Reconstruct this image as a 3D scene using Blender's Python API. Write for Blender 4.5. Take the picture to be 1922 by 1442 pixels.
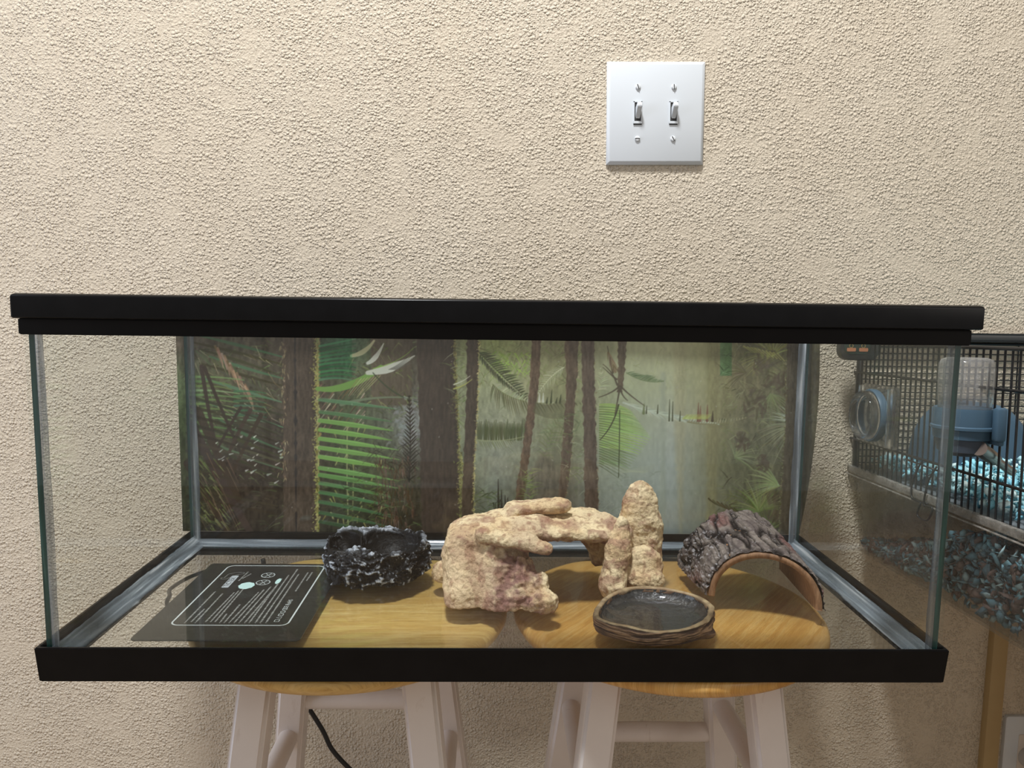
import bpy, bmesh, math, random
import numpy as np
from mathutils import Vector, Matrix
for o in list(bpy.data.objects): bpy.data.objects.remove(o)
SC = bpy.context.scene
COL = SC.collection
# ------------------------------------------------------------------ camera
CAM = np.array([-0.0049, -0.5980, 0.3204]); FPX = 1401.93
BR = np.array([0.99968537, -0.02142686, 0.01304011])
BU = np.array([-0.01059942, 0.11031473, 0.99384018])
BF = np.array([0.02273339, 0.99366571, -0.11005291])
cd = bpy.data.cameras.new('camera'); cam = bpy.data.objects.new('camera', cd); COL.objects.link(cam)
cd.sensor_width = 36; cd.lens = FPX / 1922 * 36; cd.clip_start = .01
cam.matrix_world = Matrix(((BR[0], BU[0], -BF[0], CAM[0]), (BR[1], BU[1], -BF[1], CAM[1]), (BR[2], BU[2], -BF[2], CAM[2]), (0, 0, 0, 1)))
SC.camera = cam
# ------------------------------------------------------------------ world and lights
SC.view_settings.view_transform = 'Standard'; SC.view_settings.look = 'None'
SC.view_settings.gamma = 1; SC.view_settings.use_curve_mapping = False
SC.view_settings.exposure = 0.0
SC.cycles.transparent_max_bounces = 40
w = bpy.data.worlds.new('room_light'); SC.world = w; w.use_nodes = True
w.node_tree.nodes['Background'].inputs[0].default_value = (1, .93, .86, 1)
w.node_tree.nodes['Background'].inputs[1].default_value = .34
def area(name, loc, target, size, power, color, sy=None):
    l = bpy.data.lights.new(name, 'AREA'); l.energy = power; l.color = color; l.size = size
    if sy: l.shape = 'RECTANGLE'; l.size_y = sy
    o = bpy.data.objects.new(name, l); COL.objects.link(o); o.location = loc
    o.rotation_euler = (Vector(target) - Vector(loc)).to_track_quat('-Z', 'Y').to_euler(); return o
area('ceiling_light', (-.22, -.42, 2.35), (0, .30, .1), .26, 68, (.97, .985, 1))
area('window_light', (-1.9, -.25, .55), (-.1, .3, .0), .9, 14, (.74, .82, 1), 1.1)
area('room_lamp', (1.5, -1.2, .9), (.2, .3, .1), .5, 3.0, (1, .93, .84))
# ------------------------------------------------------------------ helpers
def ray(x, y): return BF * FPX + BR * (x - 961) - BU * (y - 721)
def at(x, y, Y=None, X=None, Z=None):
    d = ray(x, y); a, v = (1, Y) if Y is not None else ((0, X) if X is not None else (2, Z))
    return CAM + d * ((v - CAM[a]) / d[a])
def mesh_obj(name, verts, faces, mat, parent=None, smooth=True, mats=None, idx=None):
    me = bpy.data.meshes.new(name)
    V = np.asarray(verts, dtype=np.float32)
    if isinstance(faces, np.ndarray) and faces.ndim == 2:
        n, k = faces.shape
        me.vertices.add(len(V)); me.vertices.foreach_set('co', V.ravel())
        me.loops.add(n * k); me.loops.foreach_set('vertex_index', faces.astype(np.int32).ravel())
        me.polygons.add(n); me.polygons.foreach_set('loop_start', np.arange(0, n * k, k, dtype=np.int32))
        me.update(calc_edges=True); me.validate()
    else:
        me.from_pydata([tuple(map(float, v)) for v in V], [], [tuple(map(int, f)) for f in faces])
    if smooth: me.polygons.foreach_set('use_smooth', np.ones(len(me.polygons), dtype=bool))
    for m in (mats or [mat]): me.materials.append(m)
    if idx is not None: me.polygons.foreach_set('material_index', np.asarray(idx, dtype=np.int32))
    me.update()
    return link(name, me, parent)
def link(name, me, parent=None):
    o = bpy.data.objects.new(name, me); COL.objects.link(o)
    if parent: o.parent = parent
    return o
def empty(name, loc=(0, 0, 0), rot=(0, 0, 0)):
    o = bpy.data.objects.new(name, None); COL.objects.link(o); o.location = loc; o.rotation_euler = rot
    o.empty_display_size = .01; return o
def tag(o, label=None, cat=None, group=None, kind=None):
    if label: o['label'] = label
    if cat: o['category'] = cat
    if group: o['group'] = group
    if kind: o['kind'] = kind
    return o
class MB:
    """collects shapes into one bmesh"""
    def __init__(s): s.bm = bmesh.new()
    def box(s, a, b, bev=0, seg=2, mi=0, mat=None):
        a = Vector(a); b = Vector(b); bm = bmesh.new()
        bmesh.ops.create_cube(bm, size=1)
        for v in bm.verts: v.co = Vector(((a[i] + b[i]) / 2 + v.co[i] * (b[i] - a[i]) for i in range(3)))
        if bev: bmesh.ops.bevel(bm, geom=bm.edges[:], offset=bev, segments=seg, affect='EDGES', profile=.5)
        s.add(bm, mi, mat); return s
    def add(s, bm, mi=0, mat=None):
        if mat is not None: bmesh.ops.transform(bm, matrix=mat, verts=bm.verts)
        for f in bm.faces: f.material_index = mi
        me = bpy.data.meshes.new('tmp'); bm.to_mesh(me); bm.free(); s.bm.from_mesh(me); bpy.data.meshes.remove(me)
    def prism(s, pts, z0, z1, bev=0, mi=0, mat=None, seg=2):
        bm = bmesh.new(); vs = [bm.verts.new((p[0], p[1], z0)) for p in pts]
        f = bm.faces.new(vs); r = bmesh.ops.extrude_face_region(bm, geom=[f])
        for v in r['geom']:
            if isinstance(v, bmesh.types.BMVert): v.co.z = z1
        bmesh.ops.recalc_face_normals(bm, faces=bm.faces)
        if bev:
            ed = [e for e in bm.edges if abs(e.verts[0].co.z - z1) < 1e-7 and abs(e.verts[1].co.z - z1) < 1e-7]
            bmesh.ops.bevel(bm, geom=ed, offset=bev, segments=seg, affect='EDGES', profile=.5)
        s.add(bm, mi, mat); return s
    def lathe(s, prof, n=32, mi=0, mat=None, closed=False):
        bm = bmesh.new(); rings = []
        for r, z in prof:
            rings.append([bm.verts.new((r * math.cos(2 * math.pi * i / n), r * math.sin(2 * math.pi * i / n), z)) for i in range(n)])
        m = len(rings)
        for k in range(m if closed else m - 1):
            A = rings[k]; B = rings[(k + 1) % m]
            for i in range(n): bm.faces.new((A[i], A[(i + 1) % n], B[(i + 1) % n], B[i]))
        if not closed:
            for R_ in (rings[0], rings[-1]):
                if (R_[0].co.xy).length > 1e-6: bm.faces.new(R_)
        bmesh.ops.remove_doubles(bm, verts=bm.verts, dist=1e-7)
        bmesh.ops.recalc_face_normals(bm, faces=bm.faces)
        s.add(bm, mi, mat); return s
    def tube(s, pts, r, n=8, mi=0, caps=True, mat=None):
        pts = [Vector(p) for p in pts]; rr = r if isinstance(r, (list, tuple)) else [r] * len(pts)
        bm = bmesh.new(); rings = []; up = None
        for i, p in enumerate(pts):
            t = (pts[min(i + 1, len(pts) - 1)] - pts[max(i - 1, 0)]).normalized()
            if up is None:
                up = Vector((0, 0, 1)) if abs(t.z) < .9 else Vector((1, 0, 0))
            a = t.cross(up).normalized(); b = a.cross(t).normalized(); up = b
            rings.append([bm.verts.new(p + (a * math.cos(2 * math.pi * k / n) + b * math.sin(2 * math.pi * k / n)) * rr[i]) for k in range(n)])
        for A, B in zip(rings, rings[1:]):
            for k in range(n): bm.faces.new((A[k], A[(k + 1) % n], B[(k + 1) % n], B[k]))
        if caps: bm.faces.new(rings[0][::-1]); bm.faces.new(rings[-1])
        bmesh.ops.recalc_face_normals(bm, faces=bm.faces)
        s.add(bm, mi, mat); return s
    def build(s, name, mat, parent=None, smooth=35, mats=None):
        me = bpy.data.meshes.new(name); s.bm.to_mesh(me); s.bm.free()
        for m in (mats or [mat]): me.materials.append(m)
        if smooth:
            me.polygons.foreach_set('use_smooth', np.ones(len(me.polygons), dtype=bool))
            if smooth < 180: me.set_sharp_from_angle(angle=math.radians(smooth))
        return link(name, me, parent)
def rrect(x0, y0, x1, y1, r, n=6):
    o = []
    for cx, cy, a in ((x1 - r, y1 - r, 0), (x0 + r, y1 - r, 90), (x0 + r, y0 + r, 180), (x1 - r, y0 + r, 270)):
        for k in range(n + 1):
            t = math.radians(a + 90 * k / n); o.append((cx + r * math.cos(t), cy + r * math.sin(t)))
    return o
def smooth_path(pts, n=8):
    P = [Vector(p) for p in pts]; P = [P[0] * 2 - P[1]] + P + [P[-1] * 2 - P[-2]]; out = []
    for i in range(1, len(P) - 2):
        for k in range(n):
            t = k / n; a, b, c, d = P[i - 1:i + 3]
            out.append(.5 * ((2 * b) + (c - a) * t + (2 * a - 5 * b + 4 * c - d) * t * t + (3 * b - a - 3 * c + d) * t ** 3))
    return out + [P[-2]]
# ---- node materials
def newmat(name):
    m = bpy.data.materials.new(name); m.use_nodes = True; nt = m.node_tree; nt.nodes.clear(); return m, nt
def N(nt, t, **k):
    n = nt.nodes.new(t)
    for a, v in k.items():
        if a.startswith('_'): setattr(n, a[1:], v)
        else:
            key = a if a in n.inputs else a.replace('_', ' '); n.inputs[key].default_value = v
    return n
def ramp(nt, fac, stops, interp='LINEAR'):
    r = nt.nodes.new('ShaderNodeValToRGB'); r.color_ramp.interpolation = interp
    e = r.color_ramp.elements
    while len(e) < len(stops): e.new(.5)
    for k, (p, c) in zip(e, stops):
        k.position = p; k.color = (c, c, c, 1) if isinstance(c, (int, float)) else (*c, 1)
    nt.links.new(fac, r.inputs[0]); return r.outputs[0]
def noise(nt, vec, scale, detail=3, rough=.5, dist=0, out=0):
    n = N(nt, 'ShaderNodeTexNoise', Scale=scale, Detail=detail, Roughness=rough, Distortion=dist)
    nt.links.new(vec, n.inputs['Vector']); return n.outputs[out]
def mapping(nt, vec, scale=(1, 1, 1), rot=(0, 0, 0)):
    m = N(nt, 'ShaderNodeMapping', Scale=scale, Rotation=rot); nt.links.new(vec, m.inputs[0]); return m.outputs[0]
def math_(nt, op, a, b=None):
    m = nt.nodes.new('ShaderNodeMath'); m.operation = op
    for i, v in enumerate((a, b)):
        if v is None: continue
        if isinstance(v, (int, float)): m.inputs[i].default_value = v
        else: nt.links.new(v, m.inputs[i])
    return m.outputs[0]
def mixc(nt, fac, a, b, mode='MIX'):
    m = nt.nodes.new('ShaderNodeMix'); m.data_type = 'RGBA'; m.blend_type = mode
    for i, v in ((0, fac), (6, a), (7, b)):
        if isinstance(v, (int, float)): m.inputs[i].default_value = v
        elif isinstance(v, tuple): m.inputs[i].default_value = (*v, 1)
        else: nt.links.new(v, m.inputs[i])
    return m.outputs[2]
def finish(nt, color, rough=.6, height=None, bdist=.001, bstr=1, metallic=0, spec=.5, coat=0):
    b = N(nt, 'ShaderNodeBsdfPrincipled', Metallic=metallic); b.inputs['Specular IOR Level'].default_value = spec
    if coat: b.inputs['Coat Weight'].default_value = coat
    for key, v in (('Base Color', color), ('Roughness', rough)):
        if isinstance(v, tuple): b.inputs[key].default_value = (*v, 1)
        elif isinstance(v, (int, float)): b.inputs[key].default_value = v
        else: nt.links.new(v, b.inputs[key])
    if height is not None:
        bp = N(nt, 'ShaderNodeBump', Strength=bstr, Distance=bdist); nt.links.new(height, bp.inputs['Height'])
        nt.links.new(bp.outputs[0], b.inputs['Normal'])
    o = nt.nodes.new('ShaderNodeOutputMaterial'); nt.links.new(b.outputs[0], o.inputs[0]); return b
def coord(nt): return nt.nodes.new('ShaderNodeTexCoord').outputs['Object']
def simple(name, col, rough=.5, nscale=0, amt=.15, bump=0, metallic=0, spec=.5, coat=0):
    m, nt = newmat(name); c = coord(nt); h = None; color = col
    if nscale:
        f = noise(nt, c, nscale, 4)
        color = mixc(nt, ramp(nt, f, [(.3, 0), (.7, 1)]), tuple(x * (1 - amt) for x in col), tuple(min(1, x * (1 + amt)) for x in col))
        if bump: h = f
    finish(nt, color, rough, h, bump or .001, metallic=metallic, spec=spec, coat=coat); return m
def lin(*c): return tuple(((x / 255 + .055) / 1.055) ** 2.4 if x > 10 else x / 255 / 12.92 for x in c)
def thin_clear(name, tint, rough=.02, dust=.02, dustcol=(.7, .74, .78), dscale=60, ior=1.45, body=0, edge=0):
    """clear sheet: what is behind shows through, plus a Fresnel sheen and a little dust"""
    m, nt = newmat(name); c = coord(nt)
    tr = N(nt, 'ShaderNodeBsdfTransparent', Color=(*tint, 1)); gl = N(nt, 'ShaderNodeBsdfGlossy', Roughness=rough)
    fr = N(nt, 'ShaderNodeFresnel', IOR=ior); mx = nt.nodes.new('ShaderNodeMixShader')
    g = nt.nodes.new('ShaderNodeNewGeometry')      # same sheen from either side of the sheet
    ff = N(nt, 'ShaderNodeFresnel', IOR=1 / ior); sel = nt.nodes.new('ShaderNodeMix'); sel.data_type = 'FLOAT'
    lw = N(nt, 'ShaderNodeLayerWeight', Blend=.5)
    f5 = math_(nt, 'POWER', lw.outputs['Facing'], 5.0)
    fres = math_(nt, 'ADD', math_(nt, 'MULTIPLY', f5, .9), .034)
    nt.links.new(fres, mx.inputs[0]); nt.links.new(tr.outputs[0], mx.inputs[1]); nt.links.new(gl.outputs[0], mx.inputs[2])
    for n_ in (fr, ff, g): nt.nodes.remove(n_)
    nt.nodes.remove(sel)
    if edge:      # seen on the slant, moulded plastic looks darker
        tc = mixc(nt, math_(nt, 'MULTIPLY', math_(nt, 'POWER', lw.outputs['Facing'], 1.5), edge), tint, (.25, .27, .29)); nt.links.new(tc, tr.inputs[0])
    df = N(nt, 'ShaderNodeBsdfDiffuse', Color=(*dustcol, 1)); m2 = nt.nodes.new('ShaderNodeMixShader')
    sp = ramp(nt, noise(nt, c, dscale, 6, .7), [(.35, dust * .4 + body), (.62, dust * 1.2 + body), (.8, dust * 2.2 + body)])
    nt.links.new(sp, m2.inputs[0]); nt.links.new(mx.outputs[0], m2.inputs[1]); nt.links.new(df.outputs[0], m2.inputs[2])
    o = nt.nodes.new('ShaderNodeOutputMaterial'); nt.links.new(m2.outputs[0], o.inputs[0]); return m

M = {}
def real_clear(name, rough=.03, ior=1.4, tint=(.96, .97, .98), mix=.25):
    m, nt = newmat(name); g = N(nt, 'ShaderNodeBsdfGlass', Roughness=rough, IOR=ior, Color=(*tint, 1)); t = N(nt, 'ShaderNodeBsdfTransparent'); x = N(nt, 'ShaderNodeMixShader', Fac=mix); nt.links.new(g.outputs[0], x.inputs[1]); nt.links.new(t.outputs[0], x.inputs[2])
    o = nt.nodes.new('ShaderNodeOutputMaterial'); nt.links.new(x.outputs[0], o.inputs[0]); return m
# wall paint over knocked-down stucco texture
def wall_mat():
    m, nt = newmat('stucco_wall'); c = coord(nt)
    dv = mixc(nt, .0022, c, noise(nt, c, 160, 3, .6, out=1), 'ADD')
    def cells(scale, lo_, hi_):
        v = N(nt, 'ShaderNodeTexVoronoi', Scale=scale, Randomness=1.0); nt.links.new(dv, v.inputs['Vector'])
        sp = nt.nodes.new('ShaderNodeSeparateColor'); nt.links.new(v.outputs['Color'], sp.inputs[0])
        return math_(nt, 'MULTIPLY', ramp(nt, v.outputs['Distance'], [(lo_, 1), (hi_, 0)], 'EASE'), ramp(nt, sp.outputs[0], [(.25, 0), (.55, 1)]))
    n2 = noise(nt, c, 20, 3, .55)                     # patches where the texture is denser
    blobs = math_(nt, 'MULTIPLY', math_(nt, 'MAXIMUM', cells(230, .20, .62), math_(nt, 'MULTIPLY', cells(380, .2, .6), .7)), ramp(nt, n2, [(.32, .25), (.5, 1)]))
    fine = noise(nt, c, 900, 3)
    h = math_(nt, 'ADD', blobs, math_(nt, 'MULTIPLY', fine, .10))
    h = math_(nt, 'ADD', h, math_(nt, 'MULTIPLY', noise(nt, dv, 300, 3, .6), .9))
    h = math_(nt, 'ADD', h, math_(nt, 'MULTIPLY', noise(nt, c, 45, 2), .5))
    col = mixc(nt, noise(nt, c, 7, 3), lin(210, 196, 174), lin(215, 203, 183))
    finish(nt, col, .62, h, .0014, 1, spec=.3); return m
M['wall'] = wall_mat()
M['trim'] = simple('painted_raceway', lin(182, 156, 110), .5, 30, .04)
M['white'] = simple('white_plastic', lin(218, 223, 227), .35, 8, .02)
M['screw'] = simple('white_screw', lin(225, 228, 230), .3)
M['slot'] = simple('dark_slot', (.03, .03, .03), .7)
M['black'] = simple('black_plastic', (.0045, .004, .004), .45, 40, .2, .00005, spec=.16)
M['lid'] = simple('black_lid', (.004, .004, .0045), .27, 60, .2, .00004, spec=.2)
M['glass'] = thin_clear('tank_glass', (.985, .995, .990), .015, .002)
M['glass_floor'] = thin_clear('floor_glass', (.975, .985, .975), .03, .005)
def edge_mat():
    m, nt = newmat('glass_edge'); c = coord(nt)
    col = ramp(nt, noise(nt, mapping(nt, c, (1, 1, .05)), 300, 3), [(.3, lin(28, 58, 54)), (.6, lin(44, 84, 80)), (.8, lin(90, 125, 125))])
    finish(nt, col, .15, spec=.6); return m
M['glass_edge'] = edge_mat()
def silicone_mat(name, alpha=.72, ax=1):
    m, nt = newmat(name); c = coord(nt); sc = [1, 1, 1]; sc[ax] = .045
    st = noise(nt, mapping(nt, c, tuple(sc)), 240, 1, .5, .1)
    col = ramp(nt, st, [(.3, lin(98, 106, 112)), (.5, lin(124, 134, 142)), (.62, lin(156, 166, 172)), (.72, lin(225, 230, 234))])  # palest stop paints highlight lines along the bead
    b = finish(nt, col, .20, st, .0007, 1, spec=.7)
    al = ramp(nt, noise(nt, mapping(nt, c, tuple(sc)), 200, 3), [(.3, alpha - .25), (.7, min(1, alpha + .15))]); nt.links.new(al, b.inputs['Alpha']); return m
M['silicone'] = silicone_mat('silicone', .66, 1); M['silicone_x'] = silicone_mat('silicone_back', .62, 0); M['silicone_v'] = silicone_mat('silicone_upright', .5, 2)
def wood_mat(k=1):
    m, nt = newmat('varnished_seat_wood'); c = coord(nt)
    g = mapping(nt, c, (1.0, 14, 1)); s = noise(nt, g, 16, 5, .6, .6); f = noise(nt, mapping(nt, c, (4, 90, 1)), 22, 4, .7)
    board = noise(nt, mapping(nt, c, (.1, 18, 1)), 1, 0)
    col = ramp(nt, s, [(.28, lin(200, 158 - k * 14, 86 - k * 14)), (.5, lin(220, 184 - k * 14, 110 - k * 16)), (.72, lin(236, 206 - k * 12, 140 - k * 16))])
    col = mixc(nt, ramp(nt, f, [(.46, 0), (.68, .45)]), col, lin(142, 96, 40))
    col = mixc(nt, ramp(nt, board, [(.45, 0), (.55, .25)]), col, lin(190, 140, 70))
    finish(nt, col, .32, f, .0001, spec=.5); return m
M['wood'] = wood_mat(0); M['wood_warm'] = wood_mat(1)
def paint_mat():
    m, nt = newmat('white_painted_leg'); c = coord(nt)
    sc = ramp(nt, noise(nt, mapping(nt, c, (60, 60, 14)), 1, 5, .7, 1.2), [(.60, 0), (.72, .3)])
    col = mixc(nt, noise(nt, c, 25, 3), lin(222, 212, 205), lin(234, 226, 220)); col = mixc(nt, sc, col, lin(178, 158, 140))
    finish(nt, col, .45, noise(nt, c, 400, 2), .0001); return m
M['paint'] = paint_mat()
M['cord'] = simple('black_cord', (.012, .012, .013), .4)
# ------------------------------------------------------------------ room
YW = .405
b = MB(); b.box((-3, YW, -.60), (3, YW + .1, 2.0)); wall = b.build('wall_back', M['wall'], smooth=0); tag(wall, kind='structure')
b = MB(); b.box((-3, -3, -.66), (3, YW + .1, -.60)); fl = b.build('floor', simple('beige_carpet', lin(150, 132, 112), .9, 200, .3, .002), smooth=0); tag(fl, kind='structure')
r0 = at(1852, 1190, Y=YW); r1 = at(1838, 1442, Y=YW)
def raceway():
    b = MB(); x0 = r0[0] + .003; w_ = .0215; b.box((x0, YW - .012, -.60), (x0 + w_, YW + .001, -.02), .0012); b.box((x0 + w_ - .001, YW - .006, -.60), (x0 + w_ + .003, YW + .001, -.02))
    t = b.build('trim_1', M['trim']); tag(t, kind='structure')
raceway()
# ------------------------------------------------------------------ switch plate
def switch_plate():
    c0 = (at(1137, 118, Y=YW) + at(1320, 309, Y=YW)) / 2
    root = empty('light_switch', (c0[0], YW, c0[2]), (0, math.radians(-1.0), 0))
    tag(root, 'white double toggle light switch plate on the textured beige wall', 'light switch')
    T = Matrix.Rotation(math.radians(90), 4, 'X'); hw = .0637; hh = .0650
    pl = MB()
    b = bmesh.new(); lv = [(hw, hh, .0), (hw, hh, .0025), (hw - .0042, hh - .0042, .0062)]
    rings = [[b.verts.new((sx * x, sy * y, z)) for sx, sy in ((1, 1), (-1, 1), (-1, -1), (1, -1))] for x, y, z in lv]
    for A, B in zip(rings, rings[1:]):
        for k in range(4): b.faces.new((A[k], A[(k + 1) % 4], B[(k + 1) % 4], B[k]))
    b.faces.new(rings[0][::-1]); b.faces.new(rings[2]); bmesh.ops.recalc_face_normals(b, faces=b.faces)
    bmesh.ops.bevel(b, geom=b.edges[:], offset=.0005, segments=1, affect='EDGES')
    pl.add(b, 0, T); pl.build('plate', M['white'], root, 30)
    for sx in (-1, 1):
        x = sx * .0233 - .0005; s = MB()
        z0, z1 = -.0135, .0145
        s.box((x - .0056, -.0074, z0), (x - .0043, -.006, z1)); s.box((x + .0043, -.0074, z0), (x + .0056, -.006, z1))
        s.box((x - .0056, -.0074, z1 - .0013), (x + .0056, -.006, z1)); s.box((x - .0056, -.0080, z0), (x + .0056, -.006, z0 + .003))
        col = s.build('toggle_collar', M['white'], root)
        d = MB(); d.box((x - .0042, -.0066, z0), (x + .0042, -.0060, z1)); d.box((x - .0054, -.0066, z0 - .0014), (x + .0054, -.006, z0)); d.build('collar_slot', M['slot'], col)
        t = MB(); bm = bmesh.new()      # lever, tilted up
        P = [(-.0032, -.004, -.010), (.0032, -.004, -.010), (.0032, -.004, .006), (-.0032, -.004, .006),
             (-.0029, -.0175, .0065), (.0029, -.0175, .0065), (.0029, -.0150, .0122), (-.0029, -.0150, .0122)]
        vs = [bm.verts.new((x + p[0] + (.001 if p[1] < -.01 else 0), p[1], p[2])) for p in P]
        for f in ((0, 1, 2, 3), (4, 5, 6, 7), (0, 1, 5, 4), (1, 2, 6, 5), (2, 3, 7, 6), (3, 0, 4, 7)): bm.faces.new([vs[i] for i in f])
        bmesh.ops.recalc_face_normals(bm, faces=bm.faces); bmesh.ops.bevel(bm, geom=bm.edges[:], offset=.0007, segments=2, affect='EDGES'); t.add(bm)
        t.build('toggle_lever', M['white'], root)
        for zz, ang in ((.0325, (20, 5)[sx > 0]), (-.0325, (88, 30)[sx > 0])):
            q = MB(); q.lathe([(.0034, 0), (.0034, .001), (.0026, .002), (0, .0023)], 20, mat=Matrix.Translation((x, -.0060, zz)) @ T)
            sc_ = q.build('screw', M['screw'], root)
            q = MB(); q.box((-.0005, -.0032, .0010), (.0005, .0032, .00235), mat=Matrix.Translation((x, -.0060, zz)) @ T @ Matrix.Rotation(math.radians(ang), 4, 'Z'))
            q.build('screw_slot', M['slot'], sc_)
switch_plate()
def outlet():
    c = at(1884, 1341, Y=YW); root = empty('wall_outlet', (c[0], YW, c[2])); tag(root, 'white wall outlet plate at the lower right edge, with a round plug in it', 'outlet')
    T = Matrix.Rotation(math.radians(90), 4, 'X')
    b = MB(); b.prism(rrect(0, -.127, .075, 0, .004), 0, .006, .0025, mat=T); b.build('plate', M['white'], root)
    b = MB(); b.prism(rrect(.0205, -.097, .0545, -.027, .002), .005, .0072, .0006, mat=T); r = b.build('socket_insert', simple('cream_plastic', lin(222, 212, 200), .4), root)
    b = MB(); b.lathe([(.0, 0), (.016, 0), (.016, .026), (.0145, .029), (0, .029)], 32, mat=Matrix.Translation((.037, -.007, -.060)) @ T); b.build('round_plug', simple('grey_plug', lin(196, 190, 182), .5), root)
outlet()
# ------------------------------------------------------------------ stools
def stool(cx, cy, rot, label, grain):
    root = empty('wooden_stool', (cx, cy, -.60), (0, 0, rot)); tag(root, label, 'stool', 'stools under the terrarium')
    s = MB(); s.lathe([(0, .600), (.152, .600), (.159, .5985), (.162, .5945), (.1625, .5900), (.159, .584), (.147, .5775), (.12, .575), (0, .575)], 96)
    o = s.build('seat', M['wood'] if cx < 0 else M['wood_warm'], root, 180); o.rotation_euler = (0, 0, grain)
    def leg(sx, sy):
        b = bmesh.new(); h = .0162
        lo, hi = 0, .582; vs = []
        for z in (lo, hi):
            q = .077 + .115 * (.56 - z)
            vs.append([b.verts.new((sx * q + a * h, sy * q + e * h, z)) for a, e in ((-1, -1), (1, -1), (1, 1), (-1, 1))])
        A, B = vs
        for i in range(4): b.faces.new((A[i], A[(i + 1) % 4], B[(i + 1) % 4], B[i]))
        b.faces.new(A[::-1]); b.faces.new(B); bmesh.ops.recalc_face_normals(b, faces=b.faces)
        bmesh.ops.bevel(b, geom=b.edges[:], offset=.004, segments=3, affect='EDGES')
        q = MB(); q.add(b); q.build('leg', M['paint'], root, 50)
    for sx in (-1, 1):
        for sy in (-1, 1): leg(sx, sy)
    for z, ax in ((.4415, 0), (.3985, 1), (.22, 0), (.18, 1)):
        q = .077 + .115 * (.56 - z)
        for s_ in (-1, 1):
            p = [(-q, s_ * q, z), (q, s_ * q, z)] if ax == 0 else [(s_ * q, -q, z), (s_ * q, q, z)]
            m = MB(); m.tube([Vector(p[0]).lerp(Vector(p[1]), t) for t in (0, .5, 1)], [.0112, .0118, .0112], 20); m.build('stretcher', M['paint'], root, 60)
stool(-.152, .168, 0, 'white-legged wooden stool under the left half of the terrarium', .03)
stool(.180, .165, math.pi / 2, 'white-legged wooden stool under the right half of the terrarium', .9 - math.pi / 2)
# ------------------------------------------------------------------ terrarium
WB, D, HB, H = .384, .3175, .030, .302; WG = .3795; ZF = .0167; GT = .0052
tank = empty('glass_terrarium', (0, 0, 0)); tag(tank, 'long glass terrarium with black plastic trim standing on two stools', 'terrarium')
def trim_ring(name, z0, z1, wb, y0, y1, t, ledge_z, ledge_w, taper=0):
    m = MB()
    def ringbox(o, i, za, zb, tp=0, bev=.0007):
        bm = bmesh.new(); O = o; rows = []
        for z, off in ((zb, 0), (za, tp)):
            rows.append(([bm.verts.new((x, y, z)) for x, y in ((-O[0] + off, O[1] + off), (O[0] - off, O[1] + off), (O[0] - off, O[2] - off), (-O[0] + off, O[2] - off))],
                         [bm.verts.new((x, y, z)) for x, y in ((-i[0], i[1]), (i[0], i[1]), (i[0], i[2]), (-i[0], i[2]))]))
        (to, ti), (bo, bi) = rows
        for k in range(4):
            n = (k + 1) % 4
            bm.faces.new((to[k], to[n], ti[n], ti[k])); bm.faces.new((bo[k], bi[k], bi[n], bo[n]))
            bm.faces.new((to[k], bo[k], bo[n], to[n])); bm.faces.new((ti[k], ti[n], bi[n], bi[k]))
        bmesh.ops.recalc_face_normals(bm, faces=bm.faces); bmesh.ops.bevel(bm, geom=bm.edges[:], offset=bev, segments=2, affect='EDGES'); m.add(bm)
    ringbox((wb, y0, y1), (wb - t, y0 + t, y1 - t), z0, z1, taper)
    ringbox((wb - t + .0005 - taper, y0 + t - .0005 + taper, y1 - t + .0005 - taper), (wb - ledge_w, y0 + ledge_w, y1 - ledge_w), ledge_z, ledge_z + .0025, 0, .0003)
    return m.build(name, M['black'], tank, 40)
trim_ring('bottom_frame', 0, HB, WB, 0, D, .0035, .0088, .020, .0018)
trim_ring('top_frame', .2893, .3021, .3822, .0015, D - .0015, .0022, .2985, .012)
y0g, y1g = .0038, D - .0038
def pane(name, a, b, axis, mat='glass'):
    m = MB(); m.box(a, b, .0003, 1); o = m.build(name, None, tank, 0, [M[mat], M['glass_edge']])
    for f in o.data.polygons:
        f.material_index = 0 if abs(f.normal[axis]) > .9 else 1
    return o
zt = .2983
fp = pane('front_pane', (-WG, y0g, .0118), (WG, y0g + GT, zt), 1); fp.data.polygons.foreach_set('material_index', [0] * len(fp.data.polygons))
pane('back_pane', (-WG, y1g - GT, .0118), (WG, y1g, zt), 1)
pane('side_pane', (-WG + .0002, y0g + GT + .0006, .0118), (-WG + GT, y1g - GT - .0006, zt), 0)
pane('side_pane', (WG - GT, y0g + GT + .0006, .0118), (WG - .0002, y1g - GT - .0006, zt), 0)
pane('floor_pane', (-WG + GT + .0004, y0g + GT + .0004, ZF - .005), (WG - GT - .0004, y1g - GT - .0004, ZF), 2, 'glass_floor')
rng = np.random.default_rng(3)
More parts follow.
